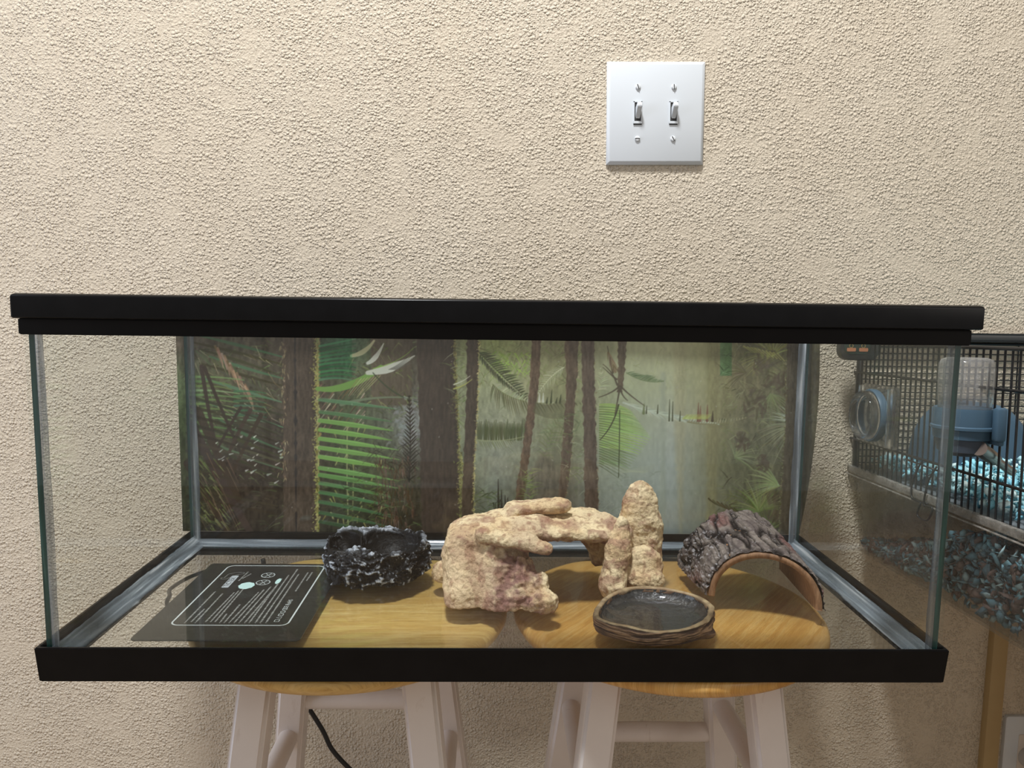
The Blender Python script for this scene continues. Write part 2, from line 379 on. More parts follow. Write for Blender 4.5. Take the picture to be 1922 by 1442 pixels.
def fillet(name, p0, p1, n1, n2, w1, w2, mat, n=60, seed=0):
    """wavy silicone bead along p0-p1 filling the corner between directions n1 and n2"""
    r = np.random.default_rng(seed); p0, p1, n1, n2 = map(np.array, (p0, p1, n1, n2)); V = []; F = []
    def wob(): x = np.cumsum(r.normal(0, 1, n)); x -= np.linspace(x[0], x[-1], n); return x / (abs(x).max() + 1e-9)
    a, b_ = wob(), wob(); K = 7
    for i in range(n):
        p = p0 + (p1 - p0) * i / (n - 1); u = w1 * (1 + .13 * a[i]); v = w2 * (1 + .13 * b_[i])
        V.append(p)
        for k in range(K):
            t = k / (K - 1) * math.pi / 2
            V.append(p + n1 * u * (1 - math.sin(t)) * 1.0 + n2 * v * (1 - math.cos(t)) + (n1 * u + n2 * v) * .06 * math.sin(2 * t))
    S = K + 1
    for i in range(n - 1):
        for k in range(S): F.append((i * S + k, i * S + (k + 1) % S, (i + 1) * S + (k + 1) % S, (i + 1) * S + k))
    return mesh_obj(name, V, F, mat, tank)
xi = WG - GT; ya = y0g + GT; yb = y1g - GT
sw = M['silicone']; e_ = .0001
fillet('silicone_bead', (-xi + e_, ya, ZF + e_), (-xi + e_, yb, ZF + e_), (1, 0, 0), (0, 0, 1), .0150, .0105, sw, seed=1)
fillet('silicone_bead', (xi - e_, ya, ZF + e_), (xi - e_, yb, ZF + e_), (-1, 0, 0), (0, 0, 1), .0150, .0105, sw, seed=2)
fillet('silicone_bead', (-xi, yb - e_, ZF + e_), (xi, yb - e_, ZF + e_), (0, -1, 0), (0, 0, 1), .013, .0065, M['silicone_x'], 90, 3)
fillet('silicone_bead', (-xi, ya + e_, ZF + e_), (xi, ya + e_, ZF + e_), (0, 1, 0), (0, 0, 1), .007, .004, M['silicone_x'], 90, 4)
for s_, sd in ((-1, 5), (1, 6)):
    fillet('silicone_bead', (s_ * xi - s_ * e_, yb - e_, ZF), (s_ * xi - s_ * e_, yb - e_, .297), (-s_, 0, 0), (0, -1, 0), .0075, .0055, M['silicone_v'], 60, sd)
    fillet('silicone_bead', (s_ * xi - s_ * e_, ya + e_, ZF), (s_ * xi - s_ * e_, ya + e_, .297), (-s_, 0, 0), (0, 1, 0), .0065, .004, M['silicone_v'], 60, sd + 4)
# lid
lid = empty('screen_lid', (.002, 0, .3022)); tag(lid, 'black metal framed screen lid resting on top of the glass terrarium', 'lid')
def lid_build():
    m = MB(); bm = bmesh.new(); a, y0, y1 = .3872, -.003, D + .003
    prof = [(.0010, 0), (0, .0008), (0, .0172), (.0007, .0188), (.0025, .0197), (.020, .0197), (.0205, .0188), (.0205, .0165), (.0035, .0165), (.0022, .015), (.0022, 0)]
    rings = []
    for off, z in prof: rings.append([bm.verts.new(p) for p in ((-a + off, y0 + off, z), (a - off, y0 + off, z), (a - off, y1 - off, z), (-a + off, y1 - off, z))])
    n = len(rings)
    for k in range(n):
        A, B = rings[k], rings[(k + 1) % n]
        for i in range(4): bm.faces.new((A[i], A[(i + 1) % 4], B[(i + 1) % 4], B[i]))
    bmesh.ops.recalc_face_normals(bm, faces=bm.faces)
    ed = [e for e in bm.edges if abs(e.verts[0].co.x - e.verts[1].co.x) < .02 and abs(e.verts[0].co.y - e.verts[1].co.y) < .02 and e.verts[0].co.z + e.verts[1].co.z > .0 and abs(e.verts[0].co.x) > a - .003 and min(abs(e.verts[0].co.y - y0), abs(e.verts[0].co.y - y1)) < .003]
    bmesh.ops.bevel(bm, geom=ed, offset=.0016, segments=3, affect='EDGES')
    m.add(bm); m.build('lid_frame', M['lid'], lid, 45)
    V = []; F = []
    def strip(p, q, w_, ax):
        i = len(V); d = (0, w_, 0) if ax == 0 else (w_, 0, 0)
        for P in (p, q):
            for s1, s2 in ((-1, 0), (1, 0), (0, 1)): V.append((P[0] + d[0] * s1, P[1] + d[1] * s1, P[2] + w_ * s2))
        F.extend([(i, i + 1, i + 4, i + 3), (i + 1, i + 2, i + 5, i + 4), (i + 2, i, i + 3, i + 5)])
    x = -.368
    while x < .368: strip((x, .017, .0178), (x, D - .017, .0178), .00013, 1); x += .0024
    y = .017
    while y < D - .017: strip((-.368, y, .0180), (.368, y, .0180), .00013, 0); y += .0024
    o = mesh_obj('screen_mesh', V, F, simple('dark_wire', (.03, .03, .03), .5, metallic=.6), lid, False); tag(o, kind='stuff')
lid_build()
# ------------------------------------------------------------------ printed jungle backdrop (flat print, painted stroke by stroke)
def paint_jungle():
    X0, Y0, Wd, Hd = 330, 556, 1206, 470
    yy, xx = np.mgrid[0:Hd, 0:Wd].astype(np.float32); xx += X0; yy += Y0
    cx = [355, 420, 500, 590, 650, 720, 780, 860, 930, 1000, 1060, 1120, 1180, 1260, 1340, 1400, 1450, 1510]
    cy = [650, 720, 800, 870, 940, 1000]
    G = [[(85,75,62),(80,75,58),(78,70,58),(70,60,50),(70,100,75),(95,100,70),(75,68,55),(110,115,80),(130,140,85),(125,125,90),(120,118,85),(130,130,100),(152,154,120),(162,162,126),(140,138,95),(95,92,62),(100,98,60),(92,88,68)],
         [(90,105,70),(85,80,60),(75,70,55),(70,60,50),(78,82,60),(90,88,70),(80,75,65),(120,125,95),(142,147,114),(140,140,105),(125,125,90),(135,138,108),(150,157,127),(158,162,134),(135,132,95),(98,92,68),(95,92,68),(88,82,65)],
         [(70,85,50),(68,72,52),(62,55,46),(66,56,48),(70,80,52),(85,90,75),(118,120,120),(115,120,95),(138,142,124),(125,128,105),(110,115,85),(130,138,108),(142,152,130),(152,158,146),(128,125,92),(100,98,75),(98,98,75),(85,80,62)],
         [(65,70,45),(60,50,42),(60,50,42),(66,58,48),(62,72,48),(75,80,55),(78,74,64),(100,108,85),(128,134,122),(118,122,104),(102,100,80),(132,140,124),(136,147,136),(142,153,150),(115,115,85),(90,92,68),(92,92,70),(80,75,60)],
         [(55,60,42),(55,46,38),(56,48,40),(62,55,46),(56,62,45),(70,70,50),(60,55,42),(85,85,65),(108,116,106),(95,92,75),(88,84,74),(120,128,120),(130,141,137),(137,148,146),(115,118,98),(85,85,62),(85,82,62),(75,70,56)],
         [(50,50,38),(48,42,36),(50,45,38),(52,48,40),(46,50,38),(50,48,38),(48,44,36),(60,60,48),(84,90,84),(80,80,68),(78,74,66),(110,118,112),(122,132,130),(126,136,135),(100,104,88),(72,72,54),(75,72,56),(68,64,52)]]
    G = np.array(G, dtype=np.float32)
    cols = np.stack([np.stack([np.interp(np.arange(X0, X0 + Wd), cx, G[r, :, c]) for r in range(6)]) for c in range(3)], -1)
    fy = np.interp(np.arange(Y0, Y0 + Hd), cy, np.arange(6)); i0 = np.clip(fy.astype(int), 0, 4); t = (fy - i0)[:, None, None]
    img = cols[i0] * (1 - t) + cols[i0 + 1] * t
    rg = np.random.default_rng(11)
    def vn(sx, sy, seed):
        r = np.random.default_rng(seed); gw, gh = int(Wd / sx) + 3, int(Hd / sy) + 3; g = r.random((gh, gw)).astype(np.float32)
        u = (xx - X0) / sx; v = (yy - Y0) / sy; iu = u.astype(int); iv = v.astype(int); u = u - iu; v = v - iv; u = u * u * (3 - 2 * u); v = v * v * (3 - 2 * v)
        return (g[iv, iu] * (1 - u) + g[iv, iu + 1] * u) * (1 - v) + (g[iv + 1, iu] * (1 - u) + g[iv + 1, iu + 1] * u) * v
    tex = vn(4, 9, 1) * .5 + vn(12, 20, 2) * .3 + vn(2, 2, 3) * .2 - .5
    busy = np.interp(xx[0], [355, 780, 900, 1130, 1200, 1330, 1420, 1510], [1.3, 1.1, .7, .5, .22, .3, 1, .9])[None, :, None]
    img = img * (1 + tex[..., None] * .55 * busy)
    def stroke(P, w0, w1, col, a=1., wm=None, K=9):
        P = np.array(P, dtype=np.float32)
        if len(P) == 3: tt = np.linspace(0, 1, K)[:, None]; P = P[0] * (1 - tt) ** 2 + 2 * P[1] * tt * (1 - tt) + P[2] * tt ** 2
        n = len(P); wv = np.interp(np.linspace(0, 1, n), [0, .45, 1], [w0, wm if wm is not None else (w0 + w1) / 2, w1])
        m = max(w0, w1, wm or 0) + 1.5
        xa = max(0, int(P[:, 0].min() - m - X0)); xb = min(Wd, int(P[:, 0].max() + m - X0) + 2); ya_ = max(0, int(P[:, 1].min() - m - Y0)); yb_ = min(Hd, int(P[:, 1].max() + m - Y0) + 2)
        if xa >= xb or ya_ >= yb_: return
        sx = xx[ya_:yb_, xa:xb]; sy = yy[ya_:yb_, xa:xb]; cov = np.zeros_like(sx)
        for i in range(n - 1):
            p, q = P[i], P[i + 1]; d = q - p; L = d @ d + 1e-6; t_ = np.clip(((sx - p[0]) * d[0] + (sy - p[1]) * d[1]) / L, 0, 1)
            dist = np.hypot(sx - p[0] - t_ * d[0], sy - p[1] - t_ * d[1]); wd = wv[i] + (wv[i + 1] - wv[i]) * t_
            cov = np.maximum(cov, np.clip(wd - dist + .5, 0, 1) * np.clip(wd * 2, .35, 1))
        cov = (cov * a)[..., None]; img[ya_:yb_, xa:xb] = img[ya_:yb_, xa:xb] * (1 - cov) + np.array(col, dtype=np.float32) * cov
    def jit(c, s=12): k = rg.normal(0, s); return tuple(np.clip(np.array(c) + k + rg.normal(0, s * .3, 3), 5, 245))
    def column(path, col, tx=1., moss=None, right=True, seed=0, al=.97, soft=1.):
        """trunk: path = [(x, y, halfwidth)...]"""
        P = np.array(path, dtype=np.float32); c = np.interp(yy[:, 0], P[:, 1], P[:, 0]); h = np.interp(yy[:, 0], P[:, 1], P[:, 2])
        r = np.random.default_rng(seed); e = np.interp(np.arange(Hd), np.arange(0, Hd, 6), r.normal(0, 1.0, len(np.arange(0, Hd, 6))))
        inside = (yy[:, 0] >= P[0, 1] - 1) & (yy[:, 0] <= P[-1, 1] + 1)
        cov = np.clip((h[:, None] + e[:, None] - abs(xx - c[:, None])) / soft + .5, 0, 1) * inside[:, None] * al
        tx_ = 1 + (vn(3, 14, seed + 40) - .5) * .35 * tx + (vn(2, 3, seed + 60) - .5) * .2 * tx - ((xx - c[:, None]) / (h[:, None] + 1)) * .06
        nonlocal img
        img = img * (1 - cov[..., None]) + np.array(col, dtype=np.float32) * tx_[..., None] * cov[..., None]
        if moss:
            for k in range(moss[1]):
                y = r.uniform(P[0, 1], P[-1, 1]); i = int(np.clip(y - Y0, 0, Hd - 1)); s_ = 1 if right else -1
                x = c[i] + s_ * (h[i] - abs(r.normal(0, moss[2])) + 1.5); L = r.uniform(1, 4); a_ = r.uniform(0, 6.28)
                stroke([(x, y), (x + L * math.cos(a_), y + L * math.sin(a_))], r.uniform(.5, 1.1), .4, jit(moss[0], 16), .85)
    def frond(R_, n, L, ang, col, w=.9, side=0, a=.9, curve=.25, js=12, rach=None, l_end=.5):
        """rachis through R_ (quadratic), n leaflets each side of length L at angle ang to the rachis"""
        R_ = np.array(R_, dtype=float); 
        for i in range(n):
            t = (i + .5) / n; p = R_[0] * (1 - t) ** 2 + 2 * R_[1] * t * (1 - t) + R_[2] * t * t; d = 2 * (1 - t) * (R_[1] - R_[0]) + 2 * t * (R_[2] - R_[1]); th = math.atan2(d[1], d[0])
            l = L * (math.sin(math.pi * min(1, .18 + t * .85)) * .8 + .2) * (1 - t * (1 - l_end)) * rg.uniform(.8, 1.15)
            for s_ in ((-1, 1) if side == 0 else (side,)):
                q = th + s_ * (ang + rg.normal(0, .06)); e = p + np.array([math.cos(q), math.sin(q)]) * l
                m = (p + e) / 2 + np.array([math.cos(th), math.sin(th)]) * l * -curve * .3 + np.array([0, -1]) * l * .06; e = e + np.array([0, 1]) * l * curve
                stroke([p, m, e], w, .3, jit(col, js), a, w * 1.1, 6)
        if rach: stroke(R_, 1.2, .5, rach, a)
    def scatter(n, box, cols, L=(8, 26), angs=(-.6, .6), w=(.4, 1.), a=.6):
        for _ in range(n):
            x = rg.uniform(box[0], box[2]); y = rg.uniform(box[1], box[3]); l = rg.uniform(*L); q = rg.uniform(*angs); s_ = rg.choice([-1, 1])
            dx, dy = s_ * math.cos(q) * l, math.sin(q) * l
            stroke([(x, y), (x + dx * .5, y + dy * .5 - l * .1), (x + dx, y + dy + l * .1)], rg.uniform(*w), .3, jit(cols[rg.integers(len(cols))], 10), a, K=5)
    DG, MG, LG, BRN, TAN = (62, 66, 42), (86, 104, 58), (128, 158, 78), (66, 54, 44), (150, 138, 104)
    # far foliage
    scatter(420, (350, 640, 600, 1000), [DG, MG, BRN, (96, 116, 62), (58, 48, 38)], angs=(-.3, .9), w=(.6, 1.5))
    scatter(260, (600, 640, 790, 1000), [DG, MG, BRN, (100, 118, 70)], angs=(-.8, .8), w=(.5, 1.4))
    scatter(200, (900, 640, 1100, 720), [(118, 140, 70), (98, 108, 64), (140, 158, 96), (84, 84, 56)], angs=(.2, 1.3))
    scatter(160, (860, 760, 1110, 980), [(112, 124, 86), (92, 98, 68), (140, 150, 128)], angs=(.3, 1.4), a=.45)
    scatter(130, (1130, 640, 1400, 740), [(150, 156, 104), (134, 140, 90), (168, 172, 128)], angs=(.2, 1.4), a=.35)
    scatter(90, (1130, 880, 1230, 990), [(150, 160, 150), (112, 126, 100)], angs=(-.9, .2), a=.35)
    scatter(330, (1350, 640, 1505, 1000), [(104, 112, 66), (84, 84, 52), (124, 130, 90), (66, 60, 44)], angs=(-1.1, 1.1), w=(.4, 1.2))
    # misty trunks
    column([(1276, 560, 12), (1276, 800, 10), (1278, 1005, 2)], (146, 140, 106), .5, seed=21, al=.45, soft=8.); column([(1340, 560, 12), (1335, 1005, 9)], (120, 116, 80), .5, seed=22, al=.6, soft=7.)
    column([(1245, 700, 5), (1243, 1005, 6)], (132, 142, 128), .3, seed=23, al=.4, soft=5.)
    column([(1022, 850, 1), (1022, 885, 30), (1020, 1005, 44)], (92, 86, 76), .8, seed=24, al=.7, soft=14.)
    # left group
    frond([(350, 655), (440, 670), (540, 760)], 16, 60, .5, (74, 80, 52), 1.5, 1, .8)
    for i in range(17):
        y = 642 + i * 13; stroke([(352 + rg.uniform(0, 60), y - 12), (450, y + 6 + i), (545 + rg.uniform(-20, 25), y + 34 + i * 1.2)], 1.6, .8, jit((64, 62, 42) if i % 3 else (72, 108, 72), 8), .85, 3.2)
    for i in range(26):
        x = 405 + i * 2.6 + rg.uniform(-4, 4); y = 650 + i * 3.6; stroke([(x, y), (x + 7, y + 16), (x + 10, y + 30)], 2.2, .6, jit((142, 110, 84), 18), .75)
    for i in range(40): x = rg.uniform(360, 520); y = rg.uniform(650, 800); stroke([(x, y), (x + rg.uniform(6, 26), y + rg.uniform(8, 26))], .8, .3, jit((150, 140, 104), 20), .7)
    for i in range(14): y = 708 + i * 8.5; stroke([(358, y), (400, y - 3), (440 + rg.uniform(-10, 20), y + 6)], 2.4, .8, jit((104, 138, 76), 14), .8)
    for i in range(7): y = 735 + i * 9; stroke([(440, y), (480, y - 2), (500, y + 4)], 2.2, .8, jit((84, 128, 88), 14), .75)
    for a_, b_, w_ in (((378, 688), (408, 850), 4), ((384, 690), (452, 850), 3.5), ((372, 772), (450, 940), 8), ((360, 800), (470, 1000), 9), ((470, 770), (430, 850), 4), ((490, 780), (440, 880), 4), ((452, 765), (405, 850), 3), ((350, 870), (430, 1000), 6)):
        stroke([a_, ((a_[0] + b_[0]) / 2 - 3, (a_[1] + b_[1]) / 2), b_], w_, w_ * .7, jit((60, 48, 40), 4), .93)
    for i in range(12): stroke([(352, 745 + i * 17), (420, 760 + i * 17), (520, 800 + i * 15)], 3.2, 1.5, jit((56, 48, 38), 5), .8)
    for i in range(26):
        x = rg.uniform(400, 530); y = 830 + (x - 400) * rg.uniform(-.25, .7) + rg.uniform(-10, 40); stroke([(x, y), (x + rg.uniform(2, 8), y - rg.uniform(1, 5))], rg.uniform(.8, 2.3), .6, jit((168, 172, 160), 16), .85)
    for i in range(70): x = rg.uniform(355, 420); y = rg.uniform(860, 1000); l = rg.uniform(8, 24); stroke([(x, y), (x + l * .8, y + l)], .9, .3, jit((118, 132, 70), 18), .7)
    for i in range(18): x = rg.uniform(360, 440); y = rg.uniform(850, 960); stroke([(x, y), (x + 22, y + 46)], .9, .4, jit((112, 88, 66), 10), .6)
    # trunk with moss seam
    column([(562, 556, 32), (564, 1005, 32)], (74, 62, 52), .8, ((156, 152, 78), 520, 4.0), seed=1)
    [stroke([(597 + rg.normal(0, 1.6), y_), (597 + rg.normal(0, 1.6), y_ + 8)], rg.uniform(.6, 2.4), 1, jit((136, 132, 74), 20), .8) for y_ in range(560, 1004, 3)]; column([(553, 556, 1.2), (556, 1005, 1.6)], (46, 42, 42), .2, seed=32)
    for i in range(70): y = rg.uniform(640, 900); x = 533 + rg.normal(0, 4); stroke([(x, y), (x + rg.uniform(-3, 3), y + rg.uniform(3, 9))], .8, .4, jit((150, 132, 96), 20), .75)
    # middle-left
    for i in range(10): stroke([(600, 650 + i * 7), (640, 642 + i * 7), (668, 636 + i * 9)], 2.3, .8, jit((64, 118, 76), 12), .8)
    for i in range(42): x = rg.uniform(602, 690); y = rg.uniform(720, 800); stroke([(x, y), (x - 12, y + 16)], 1.2, .5, jit((104, 76, 62) if i % 3 else (160, 148, 124), 16), .8)
    column([(735, 556, 40), (735, 760, 38)], (86, 76, 62), .5, seed=33)
    scatter(80, (650, 640, 790, 760), [(104, 118, 62), (78, 84, 50), (130, 138, 80)], angs=(.5, 1.2), w=(.5, 1.6))
    stroke([(596, 730), (650, 738), (715, 690)], 4, 5, (104, 146, 66), .95, 7); stroke([(690, 700), (735, 696), (778, 668)], 4, 1, (178, 180, 170), .95, 9); stroke([(700, 692), (745, 684), (775, 655)], 1, .5, (120, 160, 60), .8)
    for i in range(6): stroke([(730 + i * 3, 694), (752 + i * 2, 684), (776, 662 + i * 4)], .7, .4, (84, 82, 76), .8)
    stroke([(660, 668), (685, 665), (702, 640)], 3, 2, (178, 176, 138), .9, 5); stroke([(690, 682), (706, 676), (720, 645)], 3, 1, (186, 188, 180), .9, 5)
    for i in range(8): stroke([(672 + i * 6, 712 - i), (660 + i * 5, 726), (650 + i * 4, 742)], .9, .4, jit((150, 140, 96), 10), .8)
    stroke([(640, 760), (700, 740), (788, 748)], 3, .8, (104, 118, 92), .9, 2); stroke([(700, 700), (740, 748), (790, 756)], 1, .8, (60, 70, 50), .9, 1.6)
    for i in range(34): x = rg.uniform(606, 720); y = rg.uniform(770, 985); stroke([(x, y), (x + rg.uniform(-9, 9), y + 12)], 1.3, .5, jit((156, 156, 92), 14), .7)
    stroke([(652, 800), (650, 900), (654, 990)], 1.2, 1, (150, 150, 104), .8); stroke([(664, 870), (662, 960)], .9, .9, (140, 140, 90), .7)
    for i, y in enumerate([756, 779, 795, 812, 829, 846, 863, 884, 897, 913, 930, 948, 968, 985]):
        c_ = [(80, 120, 82), (74, 112, 70), (104, 150, 70), (108, 156, 70), (108, 156, 72), (106, 152, 70), (110, 158, 72), (100, 148, 74), (92, 138, 70), (84, 128, 74), (72, 116, 72), (64, 104, 66), (58, 92, 58), (50, 76, 48)][i]
        stroke([(600, y - 5), (668, y + 2 + i * .3), (742 + rg.uniform(-8, 10), y + 12 + i)], 3.6 if 1 < i < 9 else 2.6, .5, c_, .96, 5.0 if 1 < i < 9 else 3.6, 12)
        stroke([(600, y - 9), (668, y - 1 + i * .3), (736, y + 10 + i)], .6, .3, tuple(min(255, q + 26) for q in c_), .7, .9, 12)
    for _ in range(160): x_ = rg.normal(764, 13); y_ = rg.normal(802, 24); stroke([(x_, y_), (x_ + rg.uniform(-7, 7), y_ + rg.uniform(-6, 6))], rg.uniform(1, 4), 1, jit((132, 136, 138), 12), .4)
    frond([(768, 905), (772, 830), (768, 742)], 22, 26, .75, (46, 40, 32), 1.2, 0, .95, .05, 5, (44, 38, 32), .7)
    for i in range(260): x = rg.uniform(700, 778); y = rg.uniform(858, 1000); l = rg.uniform(6, 18); stroke([(x, y), (x + rg.uniform(-4, 5), y + l)], 1, .4, jit((88, 66, 52), 16), .75)
    scatter(120, (640, 900, 720, 1000), [(96, 118, 56), (74, 88, 46), (44, 42, 30)], angs=(-.9, .6), w=(.5, 1.3)); scatter(60, (690, 830, 790, 880), [(40, 36, 30), (52, 46, 36)], angs=(.3, 1.2))
    # big dark trunk and its neighbour
    column([(816, 556, 36), (820, 700, 36), (826, 850, 37), (830, 1005, 38)], (64, 54, 47), .6, ((122, 120, 66), 620, 3.2), seed=2)
    column([(864, 850, 3), (868, 1005, 4)], (92, 92, 60), 1.6, ((140, 138, 76), 160, 5), seed=3)
    scatter(60, (846, 650, 880, 800), [(96, 120, 58), (140, 150, 110), (80, 76, 54)], angs=(-1, 1))
    column([(889, 556, 12), (886, 750, 11), (880, 870, 10), (876, 1005, 12)], (68, 57, 48), .8, ((160, 152, 96), 320, 1.6), seed=4)
    stroke([(852, 730), (870, 726), (886, 712)], 1.6, .6, (158, 160, 84), .9); stroke([(852, 722), (870, 716), (882, 706)], 1.4, .6, (176, 176, 160), .9)
    # centre
    scatter(60, (930, 660, 1000, 700), [(142, 176, 74), (120, 150, 66)], angs=(.5, 1.1), w=(.7, 1.6), a=.7)
    frond([(900, 662), (935, 700), (998, 756)], 26, 26, 1.0, (70, 76, 50), 1.5, -1, .95, 0, 6, (72, 78, 50), .9); frond([(900, 666), (935, 710), (990, 752)], 22, 16, .6, (66, 70, 48), 1.6, 1, .95, .1, 6)
    frond([(925, 722), (960, 760), (1040, 758)], 26, 17, 1.15, (150, 156, 124), 1.2, -1, .85, 0, 10, (118, 126, 82), .9); frond([(925, 722), (960, 768), (1092, 756)], 34, 34, .9, (92, 90, 62), 1.1, 1, .85, .2, 8, None, .6)
    for x in (992, 998, 1004, 1012, 1019): stroke([(x, 754), (x + 1, 738)], 2.2, .5, (182, 186, 176), .9)
    for x, h_ in ((1034, 24), (1026, 10), (1044, 10), (1051, 15)): stroke([(x, 756), (x + 2, 756 - h_)], 2, .4, (60, 66, 44), .95)
    for i in range(32): x = 897 + i * 3.1; stroke([(x, 792 + rg.uniform(-5, 5)), (x - 1, 812), (x + rg.uniform(-3, 1), 826)], .5, 1.4, jit((74, 82, 50), 7), .92, 1.9)
    frond([(896, 826), (940, 832), (990, 818)], 24, 18, .9, (104, 112, 76), .9, 1, .8, .3, 8, (140, 146, 110))
    frond([(1058, 690), (1030, 705), (1006, 745)], 16, 20, .9, (158, 164, 130), .8, 0, .8, .1, 8, (178, 180, 150)); frond([(1092, 790), (1040, 800), (1000, 830)], 20, 36, .8, (118, 124, 92), .9, 0, .6, .3)
    frond([(1020, 860), (1035, 800), (1060, 780)], 14, 30, .9, (98, 110, 70), 1, 0, .6, .3)
    column([(1011, 556, 9), (1003, 720, 9), (995, 790, 8), (975, 940, 8)], (92, 74, 60), 1, seed=5)
    for i in range(16): stroke([(1005 - i * .3, 755 + i * 1.2), (1030, 770 + i * 1.5), (1070, 745 + i * 2.4)], .7, .4, (84, 84, 60), .6)
    column([(1066, 556, 7), (1068, 760, 5), (1064, 830, 6)], (92, 76, 62), .8, seed=6); column([(1078, 556, 10), (1076, 700, 9), (1070, 760, 9), (1062, 870, 9), (1052, 960, 7)], (86, 72, 60), .8, ((140, 132, 96), 50, 1), seed=7)
    scatter(70, (1056, 770, 1112, 900), [(104, 124, 70), (74, 84, 54), (140, 146, 118)], angs=(-.9, .9), w=(.5, 1.3))
    column([(1102, 556, 12), (1104, 700, 12), (1108, 850, 12), (1112, 1005, 13)], (84, 71, 62), .8, ((128, 120, 96), 90, .8), seed=8)
    for x, y in ((935, 900), (941, 920), (948, 930), (953, 935), (930, 945), (960, 940), (968, 945)): stroke([(x, y), (x + 1, 980)], .6, 3, (46, 40, 36), .9)
    scatter(80, (925, 935, 985, 985), [(44, 44, 38), (60, 70, 48)], angs=(.8, 1.5), w=(.5, 1.2)); scatter(60, (985, 880, 1000, 950), [(96, 120, 60), (130, 150, 80)], angs=(-.8, .2))
    scatter(60, (890, 920, 940, 990), [(84, 104, 56), (56, 64, 40)], angs=(-.8, .8))
    # thin tree with branches, hanging frond, lit fan
    for i in range(26): y = 762 + i * 4.4; L = 96 - abs(i - 11) * 3.2; stroke([(1126, y - 2), (1126 + L * .55, y - 6 + i * .2), (1126 + L, y + 12)], 1.6, .4, jit((136, 172, 84) if i < 19 else (116, 138, 92), 9), .8, 2.2)
    for i in range(26): y = 764 + i * 4.4; L = 50 + rg.uniform(-8, 14); stroke([(1125, y), (1125 + L * .5, y + i * .5), (1125 + L, y + 6 + i * .9)], .8, .3, (70, 82, 50), .75)
    column([(1172, 556, 9), (1168, 640, 8), (1166, 700, 6), (1163, 735, 5)], (88, 76, 62), .7, seed=9)
    for a_, m_, e_2 in (((1163, 725), (1150, 738), (1124, 746)), ((1165, 725), (1178, 740), (1210, 762)), ((1164, 730), (1168, 745), (1178, 752)), ((1163, 730), (1158, 760), (1154, 778)), ((1158, 722), (1152, 700), (1132, 684)), ((1157, 712), (1148, 705), (1132, 690)), ((1150, 700), (1148, 690), (1140, 650))): stroke([a_, m_, e_2], 1.8, .7, (78, 70, 56), .95)
    stroke([(1161, 760), (1152, 800), (1126, 826)], 1.4, .8, (60, 60, 44), .95); stroke([(1163, 770), (1163, 830), (1161, 896)], .9, .8, (58, 66, 44), .95)
    frond([(1140, 660), (1150, 680), (1156, 700)], 12, 20, .4, (120, 100, 74), .8, 0, .8)
    frond([(1176, 700), (1210, 722), (1246, 716)], 22, 26, .8, (92, 112, 76), 1, -1, .85, .1, 8, (110, 124, 88)); frond([(1120, 735), (1135, 720), (1126, 690)], 12, 24, .8, (150, 154, 122), .7)
    for i in range(20): t_ = i / 19; stroke([(1134 + t_ * 70, 868 + t_ * 20), (1160 + t_ * 60, 900 - t_ * 10), (1190 + t_ * 40, 880 - t_ * 10)], .6, .3, (150, 160, 140), .5)
    stroke([(1170, 756), (1230, 775), (1290, 792)], 2, 1.5, (162, 170, 158), .9); frond([(1175, 758), (1230, 780), (1350, 796)], 40, 22, .35, (156, 166, 150), 1.3, 0, .8, .1, 9, (176, 184, 170), .8)
    frond([(1290, 792), (1340, 804), (1402, 784)], 22, 13, 1.2, (132, 130, 98), 1.1, -1, .9, 0, 8, (120, 116, 84), .9)
    for x, h_, c_ in ((1256, 40, DG), (1262, 36, DG), (1276, 18, DG), (1310, 34, (112, 76, 60)), (1314, 28, (120, 84, 66)), (1327, 30, (112, 76, 60)), (1337, 18, (70, 60, 44)), (1213, 14, DG), (1234, 16, DG), (1208, 18, (100, 110, 70))): stroke([(x, 790 if x > 1250 else 776), (x + 1, (790 if x > 1250 else 776) - h_)], 2.6 if c_ != DG else 1.4, .5, c_, .9)
    for i in range(16): stroke([(1282 + i * 3, 786), (1290 + i * 3, 778)], 1.6, .5, jit((162, 176, 84), 8), .6)
    # right bank of fronds
    for C_, R0, n, a0, a1, c_, w_ in (((1462, 912), 66, 26, 2.6, 4.2, (128, 142, 92), 1.1), ((1492, 800), 74, 34, 2.2, 4.6, (132, 138, 110), .9), ((1446, 740), 50, 24, .2, 2.4, (108, 118, 78), .9), ((1425, 960), 80, 36, 2.9, 6.2, (106, 120, 68), 1.1), ((1380, 860), 52, 20, 4.4, 7.0, (116, 126, 88), 1), ((1450, 668), 60, 30, 2.6, 6, (132, 136, 70), 1), ((1500, 800), 60, 12, 3.6, 4.4, (170, 180, 165), 1.2), ((1400, 700), 46, 18, 2.4, 4.2, (90, 84, 58), 1), ((1440, 1000), 70, 26, 3.3, 5.9, (96, 110, 60), 1.2)):
        for i in range(n):
            q = a0 + (a1 - a0) * i / n + rg.normal(0, .04); l = R0 * rg.uniform(.7, 1.1); e = (C_[0] + math.cos(q) * l, C_[1] + math.sin(q) * l + l * .2)
            stroke([C_, (C_[0] + math.cos(q) * l * .5, C_[1] + math.sin(q) * l * .5 - l * .06), e], w_ * 1.3, .3, jit(c_, 12), .75)
    for C_, r_ in (((1440, 690), 26), ((1418, 760), 22), ((1470, 720), 16), ((1455, 950), 22), ((1392, 830), 14), ((1432, 870), 12)):
        for i in range(26): q = rg.uniform(0, 6.28); l = r_ * rg.random(); stroke([(C_[0] + math.cos(q) * l, C_[1] + math.sin(q) * l * 1.4), (C_[0] + math.cos(q + .5) * r_, C_[1] + math.sin(q + .5) * r_ * 1.4)], 3, 1, jit((82, 72, 58), 6), .5)
